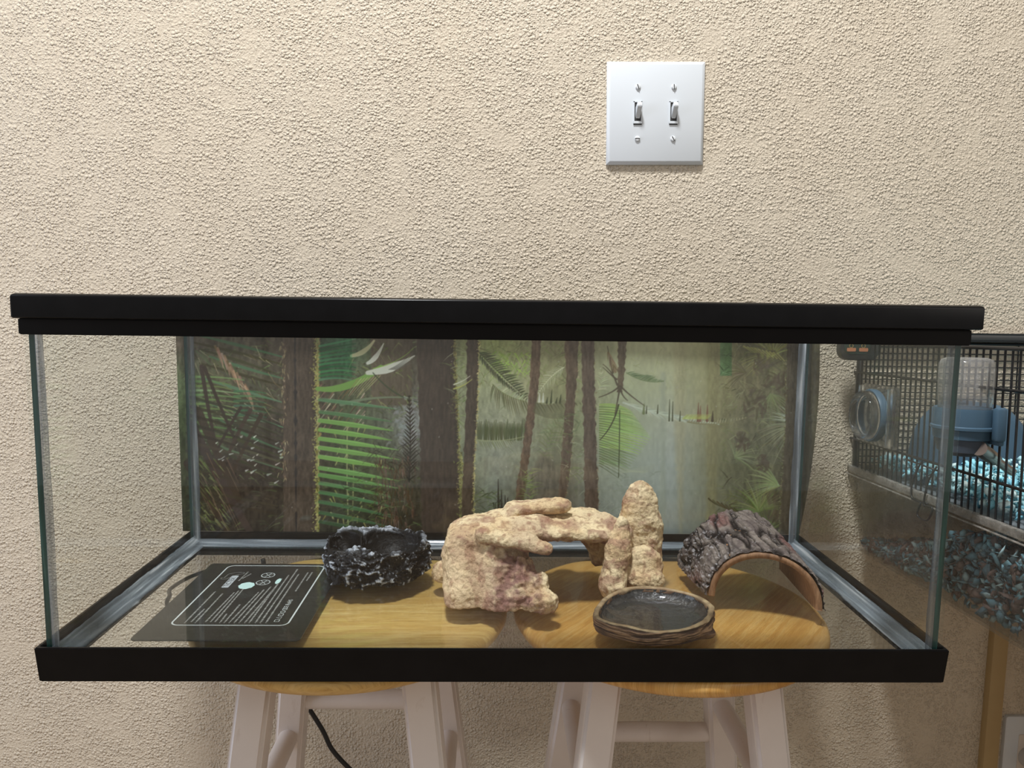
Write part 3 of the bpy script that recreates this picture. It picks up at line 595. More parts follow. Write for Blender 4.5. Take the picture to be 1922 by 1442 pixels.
    for i in range(12): x = 1330 + i * 8; stroke([(x, 936 + i * 3), (x + 14, 950 + i * 3), (x + 30, 952 + i * 4)], 1.4, .4, jit((74, 68, 46), 8), .8)
    for i in range(10): stroke([(1396 + i * 7, 650 + i * 1.5), (1410 + i * 7, 660 + i * 2)], 1.5, .5, jit((156, 152, 80), 10), .8)
    column([(1492, 556, 14), (1488, 800, 14), (1476, 1005, 15)], (82, 74, 60), .7, ((112, 110, 74), 160, 1.5), right=False, seed=10)
    column([(1515, 556, 8), (1510, 1005, 14)], (72, 68, 56), .6, seed=12)
    # darker, cooler patches where two sheets overlap
    for xa, xb, yb_ in ((601, 661, 711), (1351, 1374, 706)):
        m = ((xx > xa) & (xx < xb) & (yy < yb_))[..., None]; img = np.where(m, img * np.array([.72, .96, .88]), img)
    for _ in range(60):
        x = rg.uniform(360, 1500); y = rg.uniform(650, 990); stroke([(x, y), (x + rg.uniform(-2, 2), y + rg.uniform(-2, 2))], .8, .5, (168, 166, 160), .6)
    return np.clip(img, 0, 255), X0, Y0
def backdrop():
    img, X0, Y0 = paint_jungle(); Yp = D + .004
    n, m = 1180, 420; xs = np.linspace(-.3945, .3945, n); zs = np.linspace(.0285, .2985, m)
    Xg, Zg = np.meshgrid(xs, zs)
    bulge = .0095 * np.clip(1 - np.abs((Zg - .175) / .14) ** 2, 0, 1)          # the sheet's free right edge bellies outwards
    Xs = Xg + np.where(Xg > .3, (Xg - .3) / .0945, 0) * bulge - np.where(Xg > .3, (Xg - .3) / .0945, 0) * .0065 * np.clip((.26 - Zg) / .23, -.2, 1)
    Ys = Yp + .004 * (np.clip((Xg - .33) / .06, 0, 1)) ** 2 + .0008 * np.sin(Xg * 31)
    P = np.stack([Xs, Ys, Zg], -1)
    d = P - CAM; zz = d @ BF; px = 961 + FPX * (d @ BR) / zz; py = 721 - FPX * (d @ BU) / zz
    u = np.clip(px - X0, 0, img.shape[1] - 2); v = np.clip(py - Y0, 0, img.shape[0] - 2); iu = u.astype(int); iv = v.astype(int); fu = (u - iu)[..., None]; fv = (v - iv)[..., None]
    C_ = (img[iv, iu] * (1 - fu) + img[iv, iu + 1] * fu) * (1 - fv) + (img[iv + 1, iu] * (1 - fu) + img[iv + 1, iu + 1] * fu) * fv
    C_ = C_ / 255; gy = C_.mean(-1, keepdims=True); C_ = gy + (C_ - gy) * .84; L = np.where(C_ > .04045, ((C_ + .055) / 1.055) ** 2.4, C_ / 12.92); L = np.clip(L * PRINT_GAIN - PRINT_OFF, .002, 1)
    a = np.arange(n * m).reshape(m, n); F = np.stack([a[:-1, :-1], a[:-1, 1:], a[1:, 1:], a[1:, :-1]], -1).reshape(-1, 4)
    mt, nt = newmat('jungle_print'); at_ = nt.nodes.new('ShaderNodeVertexColor'); at_.layer_name = 'print'
    finish(nt, at_.outputs[0], .55, spec=.2)
    o = mesh_obj('jungle_backdrop', P.reshape(-1, 3), F, mt); me = o.data
    ca = me.color_attributes.new('print', 'FLOAT_COLOR', 'POINT'); ca.data.foreach_set('color', np.concatenate([L.reshape(-1, 3), np.ones((n * m, 1))], 1).astype(np.float32).ravel())
    tag(o, 'printed rainforest backdrop sheet fixed behind the terrarium back glass', 'backdrop')
PRINT_GAIN, PRINT_OFF = 2.1, .021
backdrop()
# ------------------------------------------------------------------ heat mat under the glass floor
def heat_mat():
    root = empty('heat_mat', (0, 0, 0)); tag(root, 'black heating mat with white print stuck under the left end of the glass floor', 'heating mat')
    zt_ = ZF - .0052; x0, x1, y0, y1 = -.3335, -.180, .0545, .2535
    m, nt = newmat('heat_mat_film'); c = coord(nt)
    f = noise(nt, mapping(nt, c, (1, 3.2, 1)), 42, 4, .6, 1.4); col = ramp(nt, f, [(.35, (.012, .012, .012)), (.6, (.022, .022, .021)), (.75, (.05, .05, .048))]); finish(nt, col, .35, f, .0003, .6)
    b = MB(); b.prism(rrect(x0, y0, x1, y1, .005), zt_ - .001, zt_, .0003); b.build('mat_body', m, root)
    ink = simple('white_ink', (.75, .8, .82), .5); grey = simple('grey_ink', (.5, .5, .49), .5); z = zt_ + .00015
    def ring(pts, w_, mat, name):      # closed outline strip
        n = len(pts); V = []; F = []
        for i in range(n):
            p = np.array(pts[i]); t = np.array(pts[(i + 1) % n]) - np.array(pts[i - 1]); t = t / np.linalg.norm(t); q = np.array([-t[1], t[0]])
            V += [(*(p - q * w_ / 2), z), (*(p + q * w_ / 2), z)]
        for i in range(n): j = (i + 1) % n; F.append((2 * i, 2 * i + 1, 2 * j + 1, 2 * j))
        return mesh_obj(name, V, F, mat, root, False)
    ring(rrect(-.3105, .0860, -.2000, .2460, .0075), .0016, ink, 'printed_border')
    rg = np.random.default_rng(5); V = []; F = []
    def quad(a, b_, c_, d_): i = len(V); V.extend([(*a, z), (*b_, z), (*c_, z), (*d_, z)]); F.append((i, i + 1, i + 2, i + 3))
    def cw(u, v): p = at(240 + u / 4.805, 1030 + v / 4.805, Z=z); return p[0], p[1]
    def textline(u0, v0, u1, v1, h=.0022, bullet=False):
        a = cw(u0, v0); b_ = cw(u1, v1); xl = (a[0] * .5 + b_[0] * .5); y = a[1]; ye = b_[1]
        if bullet: quad((a[0] - .0006, y - .0025), (a[0] + .0006, y - .0025), (a[0] + .0006, y - .0015), (a[0] - .0006, y - .0015))
        x = a[0]; sl = (b_[0] - a[0]) / max(1e-6, ye - y)
        while y < ye:
            L = rg.uniform(.0025, .008)
            yy_ = y
            while yy_ < min(y + L, ye):      # letters as fine ticks, too small to read in the photograph
                hh = h * rg.uniform(.55, .95); xx_ = x + (yy_ - a[1]) * sl; quad((xx_ - hh / 2, yy_), (xx_ + hh / 2, yy_), (xx_ + hh / 2, yy_ + .00055), (xx_ - hh / 2, yy_ + .00055)); yy_ += .00085
            y += L + .0011
    for u0, u1, v1, bl in ((520, 790, 385, 1), (570, 690, 545, 0), (615, 855, 405, 1), (700, 960, 395, 0), (745, 1000, 380, 0), (785, 1040, 365, 0), (835, 890, 590, 1), (875, 1010, 505, 1), (920, 1180, 392, 1), (965, 1228, 370, 1), (1010, 1288, 345, 1), (1060, 1345, 330, 1), (1100, 1390, 268, 1), (1155, 1450, 240, 1), (1200, 1530, 185, 1), (1250, 1540, 230, 1)):
        textline(u0, 662, u1, v1, bullet=bl)
    textline(1000, 290, 1085, 210); textline(1035, 270, 1110, 228); textline(1512, 385, 1625, 215); textline(1612, 290, 1662, 215)
    o = mesh_obj('small_print', V, F, grey, root, False); tag(o, kind='stuff')
    # logo plate, circles, symbols
    T90 = Matrix.Rotation(math.pi / 2, 4, 'Z')
    def text(s, x, y, size, mat, name, dz=0):
        cu = bpy.data.curves.new('t', 'FONT'); cu.body = s; cu.size = size; cu.align_x = 'LEFT'; cu.align_y = 'CENTER'; to = bpy.data.objects.new('t', cu); COL.objects.link(to)
        dg = bpy.context.evaluated_depsgraph_get(); me = bpy.data.meshes.new_from_object(to.evaluated_get(dg)); bpy.data.objects.remove(to); me.transform(Matrix.Translation((x, y, z + dz)) @ T90); me.materials.clear(); me.materials.append(mat)
        return link(name, me, root)
    la = cw(880, 345); lb = cw(985, 250)
    b = MB(); b.prism(rrect(-.2960, la[1] - .002, -.2885, la[1] + .033, .0014), z - .0001, z); lp = b.build('logo_plate', simple('pale_ink', (.62, .66, .72), .5), root)
    text('TICTEX', -.2922, la[1] + .001, .0078, simple('dark_ink', (.03, .03, .035), .5), 'logo_lettering', .0001)
    text('CE RoHS', -.2125, cw(1400, 545)[1], .0062, ink, 'approval_lettering')
    for k in range(5):
        p = (-.2125, cw(1320, 650)[1] + k * .0068); pts = rrect(p[0] - .0022, p[1] - .0022, p[0] + .0022, p[1] + .0022, .0004 if k in (0, 2) else .0021) if k != 1 else [(p[0] + .0022, p[1] - .0022), (p[0] + .0022, p[1] + .0022), (p[0] - .0026, p[1])]
        ring(pts, .0006, ink, 'printed_symbol')
    for u, v in ((1265, 240), (1220, 305)):
        p = cw(u, v); ring([(p[0] + .0072 * math.cos(a / 24 * 2 * math.pi), p[1] + .0072 * math.sin(a / 24 * 2 * math.pi)) for a in range(24)], .0009, ink, 'printed_symbol')
        for q in (.5, 2.2, 1.2):
            c_, s_ = math.cos(q) * .0068, math.sin(q) * .0068; ring([(p[0] - c_, p[1] - s_), (p[0] + c_, p[1] + s_), (p[0] + c_ + .0004, p[1] + s_), (p[0] - c_ + .0004, p[1] - s_)], .0005, ink, 'printed_symbol')
    arc = [cw(u, v) for u, v in ((835, 275), (845, 262), (870, 262), (905, 232), (960, 218), (1010, 214), (1050, 216), (1045, 228), (1000, 232), (940, 250), (885, 275))]
    ring(arc, .0005, grey, 'script_flourish')
    for (u, v), a_, b_, nm in (((1070, 335), .0082, .0095, 'pale_spot'), ((1356, 295), .0026, .0078, 'pale_spot')):
        p = cw(u, v); q = MB(); q.prism([(p[0] + a_ * math.cos(k / 28 * 6.2832) * (1 + .06 * math.sin(k * 2.3)), p[1] + b_ * math.sin(k / 28 * 6.2832) * (1 + .05 * math.cos(k * 1.7))) for k in range(28)], z, z + .0002); q.build(nm, simple('pale_cyan_sticker', lin(205, 238, 236), .5), root)
    # lead leaving the far left corner, looping under the trim, and hanging down behind the stool
    P_ = [(-.315, .250, .0085), (-.322, .268, .0020), (-.328, .292, -.006), (-.345, .31, -.014), (-.372, .29, -.018), (-.376, .24, -.014), (-.362, .205, -.008), (-.352, .175, -.0035), (-.338, .150, -.0035)]
    b = MB(); b.tube(smooth_path(P_, 6), .0023, 8); b.build('lead', M['cord'], root, 180)
heat_mat()
def hanging_cord():
    pts = [(-.300, .335, -.012), (-.29, .335, -.07)] + [tuple(at(x, y, Y=.325)) for x, y in ((560, 1300), (583, 1335), (606, 1372), (624, 1408), (658, 1445), (690, 1470))] + [(-.13, .34, -.40), (-.12, .36, -.52), (-.11, .37, -.597)]
    m = MB(); m.tube(smooth_path(pts, 8), [.0030 + 0 * i for i in range((len(pts) - 1) * 8 + 1)], 10); o = m.build('power_cord', M['cord'], None, 180)
    tag(o, 'black power cord hanging down between the wall and the left stool', 'cord')
hanging_cord()
# ------------------------------------------------------------------ distance-field sculpting
def hashn(ix, iy, iz, s): 
    h = (ix * 374761393 + iy * 668265263 + iz * 2147483647 + s * 974634777) & 0xffffffff; h = ((h ^ (h >> 13)) * 1274126177) & 0xffffffff; h = (h ^ (h >> 16)) & 0xffffff
    return h.astype(np.float64) / 0xffffff
def vnoise(P, f, s=0):
    q = P * f; i = np.floor(q).astype(np.int64); t = q - i; t = t * t * (3 - 2 * t); r = 0
    for a in (0, 1):
        for b_ in (0, 1):
            for c_ in (0, 1):
                w_ = (t[..., 0] if a else 1 - t[..., 0]) * (t[..., 1] if b_ else 1 - t[..., 1]) * (t[..., 2] if c_ else 1 - t[..., 2]); r = r + w_ * hashn(i[..., 0] + a, i[..., 1] + b_, i[..., 2] + c_, s)
    return r * 2 - 1
def fbm(P, f, o=4, s=0, g=.5): return sum(vnoise(P, f * 2 ** k, s + k) * g ** k for k in range(o))
def ridged(P, f, o=3, s=0): return sum((1 - abs(vnoise(P, f * 2 ** k, s + k)) * 2) * .5 ** k for k in range(o)) / 1.75
def smin(a, b, k): h = np.clip(.5 + .5 * (b - a) / k, 0, 1); return b * (1 - h) + a * h - k * h * (1 - h)
def smax(a, b, k): return -smin(-a, -b, k)
def sd_ell(P, c, r, R_=None):
    q = P - np.array(c)
    if R_ is not None: q = q @ R_
    r = np.array(r); k0 = np.linalg.norm(q / r, axis=-1); k1 = np.linalg.norm(q / (r * r), axis=-1) + 1e-9; return k0 * (k0 - 1) / k1
def sd_cap(P, a, b, ra, rb, sc=(1, 1, 1)):
    sc = np.array(sc); a = np.array(a) / sc; b = np.array(b) / sc; q = P / sc; d = b - a; t = np.clip(((q - a) @ d) / (d @ d + 1e-12), 0, 1)
    return np.linalg.norm(q - a - t[..., None] * d, axis=-1) - (ra + (rb - ra) * t)
def surface_nets(fn, lo, hi, h):
    lo = np.array(lo); n = np.ceil((np.array(hi) - lo) / h).astype(int) + 1
    g = np.stack(np.meshgrid(*[lo[i] + np.arange(n[i]) * h for i in range(3)], indexing='ij'), -1); S = fn(g)
    nx, ny, nz = S.shape; cnt = np.zeros((nx - 1, ny - 1, nz - 1)); acc = np.zeros((nx - 1, ny - 1, nz - 1, 3))
    for ax in range(3):
        A = np.take(S, range(S.shape[ax] - 1), ax); B = np.take(S, range(1, S.shape[ax]), ax); cr = (A < 0) != (B < 0); t = np.where(cr, A / (A - B + 1e-12), 0)
        o = [i for i in range(3) if i != ax]
        for da in (0, 1):
            for db in (0, 1):
                sl = [slice(None)] * 3; sl[o[0]] = slice(da, S.shape[o[0]] - 1 + da); sl[o[1]] = slice(db, S.shape[o[1]] - 1 + db)
                c_ = cr[tuple(sl)]; cnt += c_; acc[..., ax] += np.where(c_, t[tuple(sl)], 0); acc[..., o[0]] += c_ * da; acc[..., o[1]] += c_ * db
    act = cnt > 0; idx = -np.ones(act.shape, dtype=np.int64); idx[act] = np.arange(act.sum()); ijk = np.argwhere(act)
    V = lo + (ijk + acc[act] / cnt[act][:, None]) * h; F = []
    for ax in range(3):
        A = np.take(S, range(S.shape[ax] - 1), ax); B = np.take(S, range(1, S.shape[ax]), ax); cr = (A < 0) != (B < 0); o = [(ax + 1) % 3, (ax + 2) % 3]
        E = np.argwhere(cr); E = E[(E[:, o[0]] > 0) & (E[:, o[1]] > 0) & (E[:, o[0]] < S.shape[o[0]] - 1) & (E[:, o[1]] < S.shape[o[1]] - 1)]
        s_ = (A < 0)[E[:, 0], E[:, 1], E[:, 2]]
        def I(d0, d1): q = E.copy(); q[:, o[0]] -= d0; q[:, o[1]] -= d1; return idx[q[:, 0], q[:, 1], q[:, 2]]
        f = np.stack([I(1, 1), I(0, 1), I(0, 0), I(1, 0)], -1); f[~s_] = f[~s_][:, ::-1]; F.append(f)
    F = np.concatenate(F); F = F[(F >= 0).all(1)]; return V, F
def vnormals(V, F):
    a = V[F[:, 2]] - V[F[:, 0]]; b_ = V[F[:, 3]] - V[F[:, 1]]; fn_ = np.cross(a, b_); N_ = np.zeros_like(V)
    for k in range(4): np.add.at(N_, F[:, k], fn_)
    return N_ / (np.linalg.norm(N_, axis=1)[:, None] + 1e-12)
def relax(V, F, n=2, f=.5):
    for _ in range(n):
        S = np.zeros_like(V); c = np.zeros(len(V))
        for k in range(4):
            for j in (1, 3): np.add.at(S, F[:, k], V[F[:, (k + j) % 4]]); np.add.at(c, F[:, k], 1)
        V = V * (1 - f) + f * S / c[:, None]
    return V
def colattr(o, C_):
    ca = o.data.color_attributes.new('col', 'FLOAT_COLOR', 'POINT'); ca.data.foreach_set('color', np.concatenate([C_, np.ones((len(C_), 1))], 1).astype(np.float32).ravel())
def mixn(a, b, t): t = np.clip(t, 0, 1)[:, None]; return np.array(a) * (1 - t) + np.array(b) * t
def ss(x, a, b): t = np.clip((x - a) / (b - a), 0, 1); return t * t * (3 - 2 * t)
def attr_mat(name, rough, bscale, bdist, detail=5, spec=.4, coat=0, speck=None):
    m, nt = newmat(name); a = nt.nodes.new('ShaderNodeVertexColor'); a.layer_name = 'col'; c = coord(nt); f = noise(nt, c, bscale, detail, .65); col = a.outputs[0]
    col = mixc(nt, ramp(nt, noise(nt, c, bscale * 1.7, 4, .6), [(.25, .45), (.5, 0)]), col, (.3, .22, .17), 'MULTIPLY')
    if speck: col = mixc(nt, ramp(nt, noise(nt, c, speck[0], 3, .6), [(speck[1], 0), (speck[1] + .05, 1)]), col, speck[2])
    finish(nt, col, rough, f, bdist, 1, spec=spec, coat=coat); return m
ZL = ZF + .0004
# ------------------------------------------------------------------ sandstone-look arch hide
rock = attr_mat('cast_sandstone', .8, 300, .0020, 5, .2, speck=(420, .70, (.12, .07, .05)))
def wv_(V, seed): return V * np.array([.6, 1, 1.3]) + np.stack([fbm(V, 50, 2, seed + 61), fbm(V, 50, 2, seed + 62), fbm(V, 50, 2, seed + 63)], -1) * .010
def rock_colors(V, Nn, seed, mauve=0):
    base = mixn(lin(240, 220, 180), lin(222, 194, 152), ss(fbm(V, 30, 3, seed), -.3, .6))
    streak = fbm(V * np.array([1, 1, .22]), 190, 3, seed + 7); base = mixn(base, lin(168, 128, 100), ss(streak, .12, .6) * .6)
    band = ss(fbm(wv_(V, seed), 60, 3, seed + 3), .08, .6) * .6; base = mixn(base, lin(156, 112, 98), band)
    slab = ss(-V[:, 0], .008, .016) * ss(-V[:, 2], -.075, -.065) if seed == 3 else 0
    base = base * (1 - .0) if seed != 3 else base + (mixn(lin(226, 200, 162), lin(184, 148, 118), ss(streak, .0, .6) * .7) - base) * (slab * .75)[:, None]
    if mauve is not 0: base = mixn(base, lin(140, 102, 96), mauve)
    cav = ss(fbm(V, 260, 2, seed + 5), .25, .8); base = mixn(base, lin(120, 78, 60), cav * .45)
    return base
def rock_part(name, fn, lo, hi, parent, seed, h=.0013, amp=1., mauve=None, ridges=None, rel=2):
    V, F = surface_nets(fn, lo, hi, h); V = relax(V, F, rel); Nn = vnormals(V, F)
    wv = V + np.stack([fbm(V, 70, 2, seed + 51), fbm(V, 70, 2, seed + 52), fbm(V, 70, 2, seed + 53)], -1) * .004
    d = fbm(V, 40, 2, seed) * .0009 + fbm(V, 240, 3, seed + 20) * .0008 + (ridged(wv * np.array([.8, .8, .5]), 90, 3, seed + 9) - .5) * .0019
    if ridges is not None: d = d + ridges(V, Nn)
    V = V + Nn * (d * amp)[:, None]; V[:, 2] = np.maximum(V[:, 2], ZL)
    o = mesh_obj(name, V, F, rock, parent); mv = mauve(V, Nn) if mauve else 0
    colattr(o, rock_colors(V, Nn, seed, mv)); return o
def rock_arch():
    root = empty('arch_hide', (0, 0, 0)); tag(root, 'tan resin rock arch hide with a hollow under it in the middle of the terrarium', 'rock hide')
    A = lambda x, y, Y: at(x, y, Y=Y)
    def body(P):
        def pl(p, n_): n_ = np.array(n_, float); n_ /= np.linalg.norm(n_); return (P - np.array(p)) @ n_
        # smooth slab on the left, cut to facets
        sl = sd_cap(P, A(866, 1038, .158), A(872, 1120, .134), .0225, .0235, (1, 1.1, 1)); sl = smax(sl, pl(A(870, 1090, .112), (-.22, -1, .10)), .005); sl = smax(sl, pl(A(829, 1070, .150), (-1, -.25, .05)), .006)
        ro = sd_cap(P, A(925, 1030, .160), A(935, 1125, .134), .026, .026, (1, 1.1, 1)); ro = smin(ro, sd_cap(P, A(968, 1045, .150), A(980, 1128, .124), .017, .018), .008); ro = smax(ro, pl(A(950, 1090, .108), (.18, -1, .22)), .005)
        d = smin(sl, ro, .003)
        d = smin(d, sd_cap(P, A(994, 1056, .138), A(1000, 1132, .116), .0075, .0105), .003)
        d = smin(d, sd_cap(P, A(978, 1052, .132), A(980, 1092, .120), .0045, .0065), .002)
        d = smin(d, sd_cap(P, A(895, 1010, .20), A(880, 1070, .20), .024, .024), .014)      # back of the left leg
        d = smin(d, sd_ell(P, A(831, 1078, .192), (.0125, .013, .0145)), .004)
        d = smin(d, sd_ell(P, A(1016, 1096, .120), (.0080, .008, .0135)), .002)
        roof = sd_cap(P, A(890, 1000, .175), A(985, 985, .185), .029, .030, (1, 1.25, .55))
        roof = smin(roof, sd_cap(P, A(985, 985, .185), A(1130, 990, .195), .031, .026, (1, 1.35, .43)), .012)
        roof = smin(roof, sd_cap(P, A(955, 980, .20), A(1100, 974, .215), .022, .020, (1, 1.3, .55)), .010)
        roof = smin(roof, sd_cap(P, A(1130, 988, .185), A(1160, 1000, .175), .016, .013), .010)
        d = smin(d, roof, .006)
        d = smin(d, sd_cap(P, A(1112, 1005, .225), A(1122, 1045, .232), .015, .011), .010)   # stub legs at the back
        d = smin(d, sd_cap(P, A(1052, 1000, .24), A(1060, 1030, .24), .014, .009), .008)
        d = smin(d, sd_cap(P, A(1160, 1010, .19), A(1160, 1090, .185), .015, .017), .010)
        cave = sd_ell(P, A(1066, 1075, .19), (.032, .10, .030)); d = smax(d, -cave, .006)
        d = smin(d, sd_ell(P, A(1022, 1131, .107), (.0140, .0125, .0130)), .0010)             # round pebble at its foot
        lip = sd_cap(P, A(915, 1004, .140), A(1022, 1030, .122), .0125, .0080, (1, 1, .75)); lip = smin(lip, sd_cap(P, A(940, 1005, .155), A(990, 1018, .132), .013, .012, (1, 1, .8)), .005)
        lip = smax(lip, pl(A(965, 1034, .118), (-.16, -.25, -1)), .002); d = smin(d, lip, .0035)
        return smax(d, ZL - P[..., 2], .0008)
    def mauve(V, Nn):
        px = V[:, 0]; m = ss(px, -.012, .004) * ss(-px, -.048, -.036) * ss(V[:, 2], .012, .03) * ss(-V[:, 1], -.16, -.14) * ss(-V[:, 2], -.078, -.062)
        m2 = ss(fbm(V, 24, 2, 91), .1, .5) * .5; under = ss(-Nn[:, 2], .3, .9) * .5  # under: shade painted into the colour of downward faces
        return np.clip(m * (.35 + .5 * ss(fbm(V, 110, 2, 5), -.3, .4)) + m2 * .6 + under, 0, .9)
    def rid(V, Nn):
        m = ss(V[:, 0], -.010, .002) * ss(-V[:, 0], -.050, -.040) * ss(-V[:, 1], -.165, -.14) * ss(-V[:, 2], -.072, -.062)
        return m * (ridged(V * np.array([1, .4, .22]), 85, 2, 77) * .0062 - .0032 + fbm(V, 230, 2, 31) * .0016)
    rock_part('arch_body', body, (-.085, .078, .0135), (.225, .270, .115), root, 3, .00115, 1, mauve, rid)
    rock_part('top_slab', lambda P: smin(smax(sd_cap(P, A(968, 955, .184), A(1052, 948, .190), .0125, .0120, (1, 1.2, .72)), (P - A(1010, 942, .184)) @ np.array([-.08, -.1, .99]), .002), sd_ell(P, A(958, 966, .180), (.012, .012, .006)), .004), (-.01, .155, .06), (.11, .23, .12), root, 13, .001, .6)
    def spire(P):
        d = sd_ell(P, A(1200, 986, .212), (.0236, .0155, .0515)); d = smin(d, sd_cap(P, A(1203, 990, .212), A(1207, 1062, .207), .0222, .0222, (1, .7, 1)), .008); return smax(d, ZL - P[..., 2], .001)
    rock_part('tall_spire', spire, (.11, .16, .0135), (.20, .25, .14), root, 23, .0011, 1, rel=2)
    def fr(P):
        d = sd_cap(P, A(1168, 984, .165), A(1160, 1030, .16), .0078, .0128); d = smin(d, sd_cap(P, A(1160, 1030, .16), A(1150, 1100, .150), .0125, .0145), .006); return smax(d, ZL - P[..., 2], .001)
    rock_part('front_spire', fr, (.085, .12, .0135), (.16, .20, .10), root, 33, .001, .9)
    def bo(P):
        d = sd_ell(P, A(1206, 1062, .168), (.0200, .014, .0225)); d = smin(d, sd_ell(P, A(1212, 1090, .158), (.0200, .012, .013)), .008); d = smin(d, sd_ell(P, A(1186, 1085, .165), (.012, .012, .018)), .006); return smax(d, ZL - P[..., 2], .001)
    rock_part('leaning_boulder', bo, (.12, .13, .0135), (.20, .20, .085), root, 43, .001, 1)
rock_arch()
# ------------------------------------------------------------------ black two-well dish
def black_dish():
    root = empty('black_dish', (0, 0, 0)); tag(root, 'black craggy resin dish with silver edges and two wells beside the heating mat', 'dish')
    cx, cy = -.136, .2115
    def fn(P):
        x = P[..., 0] - cx; y = P[..., 1] - cy; z = P[..., 2] - ZF; a = np.arctan2(y, x)
        rx, ry = .0575, .0520; rr = np.sqrt((x / rx) ** 2 + (y / ry) ** 2); bulge = 1 + .05 * np.sin(a * 3 + 1) + .03 * np.sin(a * 5) + .08 * np.exp(-((z - .018) / .012) ** 2)
        side = (rr - bulge * .93) * .050; top = z - (.0385 + .002 * np.sin(a * 2 + 2) + .0025 * np.exp(-((a - 1.9) / .5) ** 2)); d = smax(side, top, .004)
        w1 = sd_ell(P, (cx + .0175, cy - .002, ZF + .043), (.0345, .0375, .034)); w2 = sd_ell(P, (cx - .0325, cy - .004, ZF + .043), (.0175, .030, .032), np.array([[math.cos(.25), -math.sin(.25), 0], [math.sin(.25), math.cos(.25), 0], [0, 0, 1]]))
        d = smax(d, -w1, .002); d = smax(d, -w2, .002); return smax(d, -z + .0004, .001)
    V, F = surface_nets(fn, (cx - .07, cy - .066, ZF - .003), (cx + .072, cy + .066, ZF + .048), .00095); V = relax(V, F, 1); Nn = vnormals(V, F)
    w1 = sd_ell(V, (cx + .0175, cy - .002, ZF + .043), (.0345, .0375, .034)); inside = ss(-np.minimum(w1 - .001, sd_ell(V, (cx - .0325, cy - .004, ZF + .043), (.0195, .032, .034)) - .001), -.001, .0015)
    Q = V + np.stack([vnoise(V, 60, 4), vnoise(V, 60, 5), vnoise(V, 60, 6)], -1) * .006
    rd = ridged(Q * np.array([.8, .8, 1]), 75, 4, 8); rd2 = ridged(Q, 210, 3, 18); amp = 1 - inside
    V = V + Nn * ((((rd - .5) * .0075 + (rd2 - .5) * .0026)) * amp)[:, None]; V[:, 2] = np.maximum(V[:, 2], ZL)
    C_ = mixn((.006, .006, .007), (.016, .015, .015), ss(fbm(V, 120, 2, 3), -.4, .5)); C_ = mixn(C_, (.004, .0035, .0035), inside); edge = np.maximum(ss(rd, .77, .86) * .9, ss(rd2, .82, .92) * .5) * amp
    rim = ss(V[:, 2], ZF + .036, ZF + .040) * amp * ss(fbm(V, 90, 2, 8), -.5, .3); C_ = mixn(C_, (.50, .54, .60), np.maximum(edge * .85, rim * .30)); 
    m, nt = newmat('black_resin_silver'); a = nt.nodes.new('ShaderNodeVertexColor'); a.layer_name = 'col'; f = noise(nt, coord(nt), 420, 4, .6); finish(nt, a.outputs[0], .45, f, .0006, 1, spec=.22)
    o = mesh_obj('dish_body', V, F, m, root); colattr(o, C_)
black_dish()
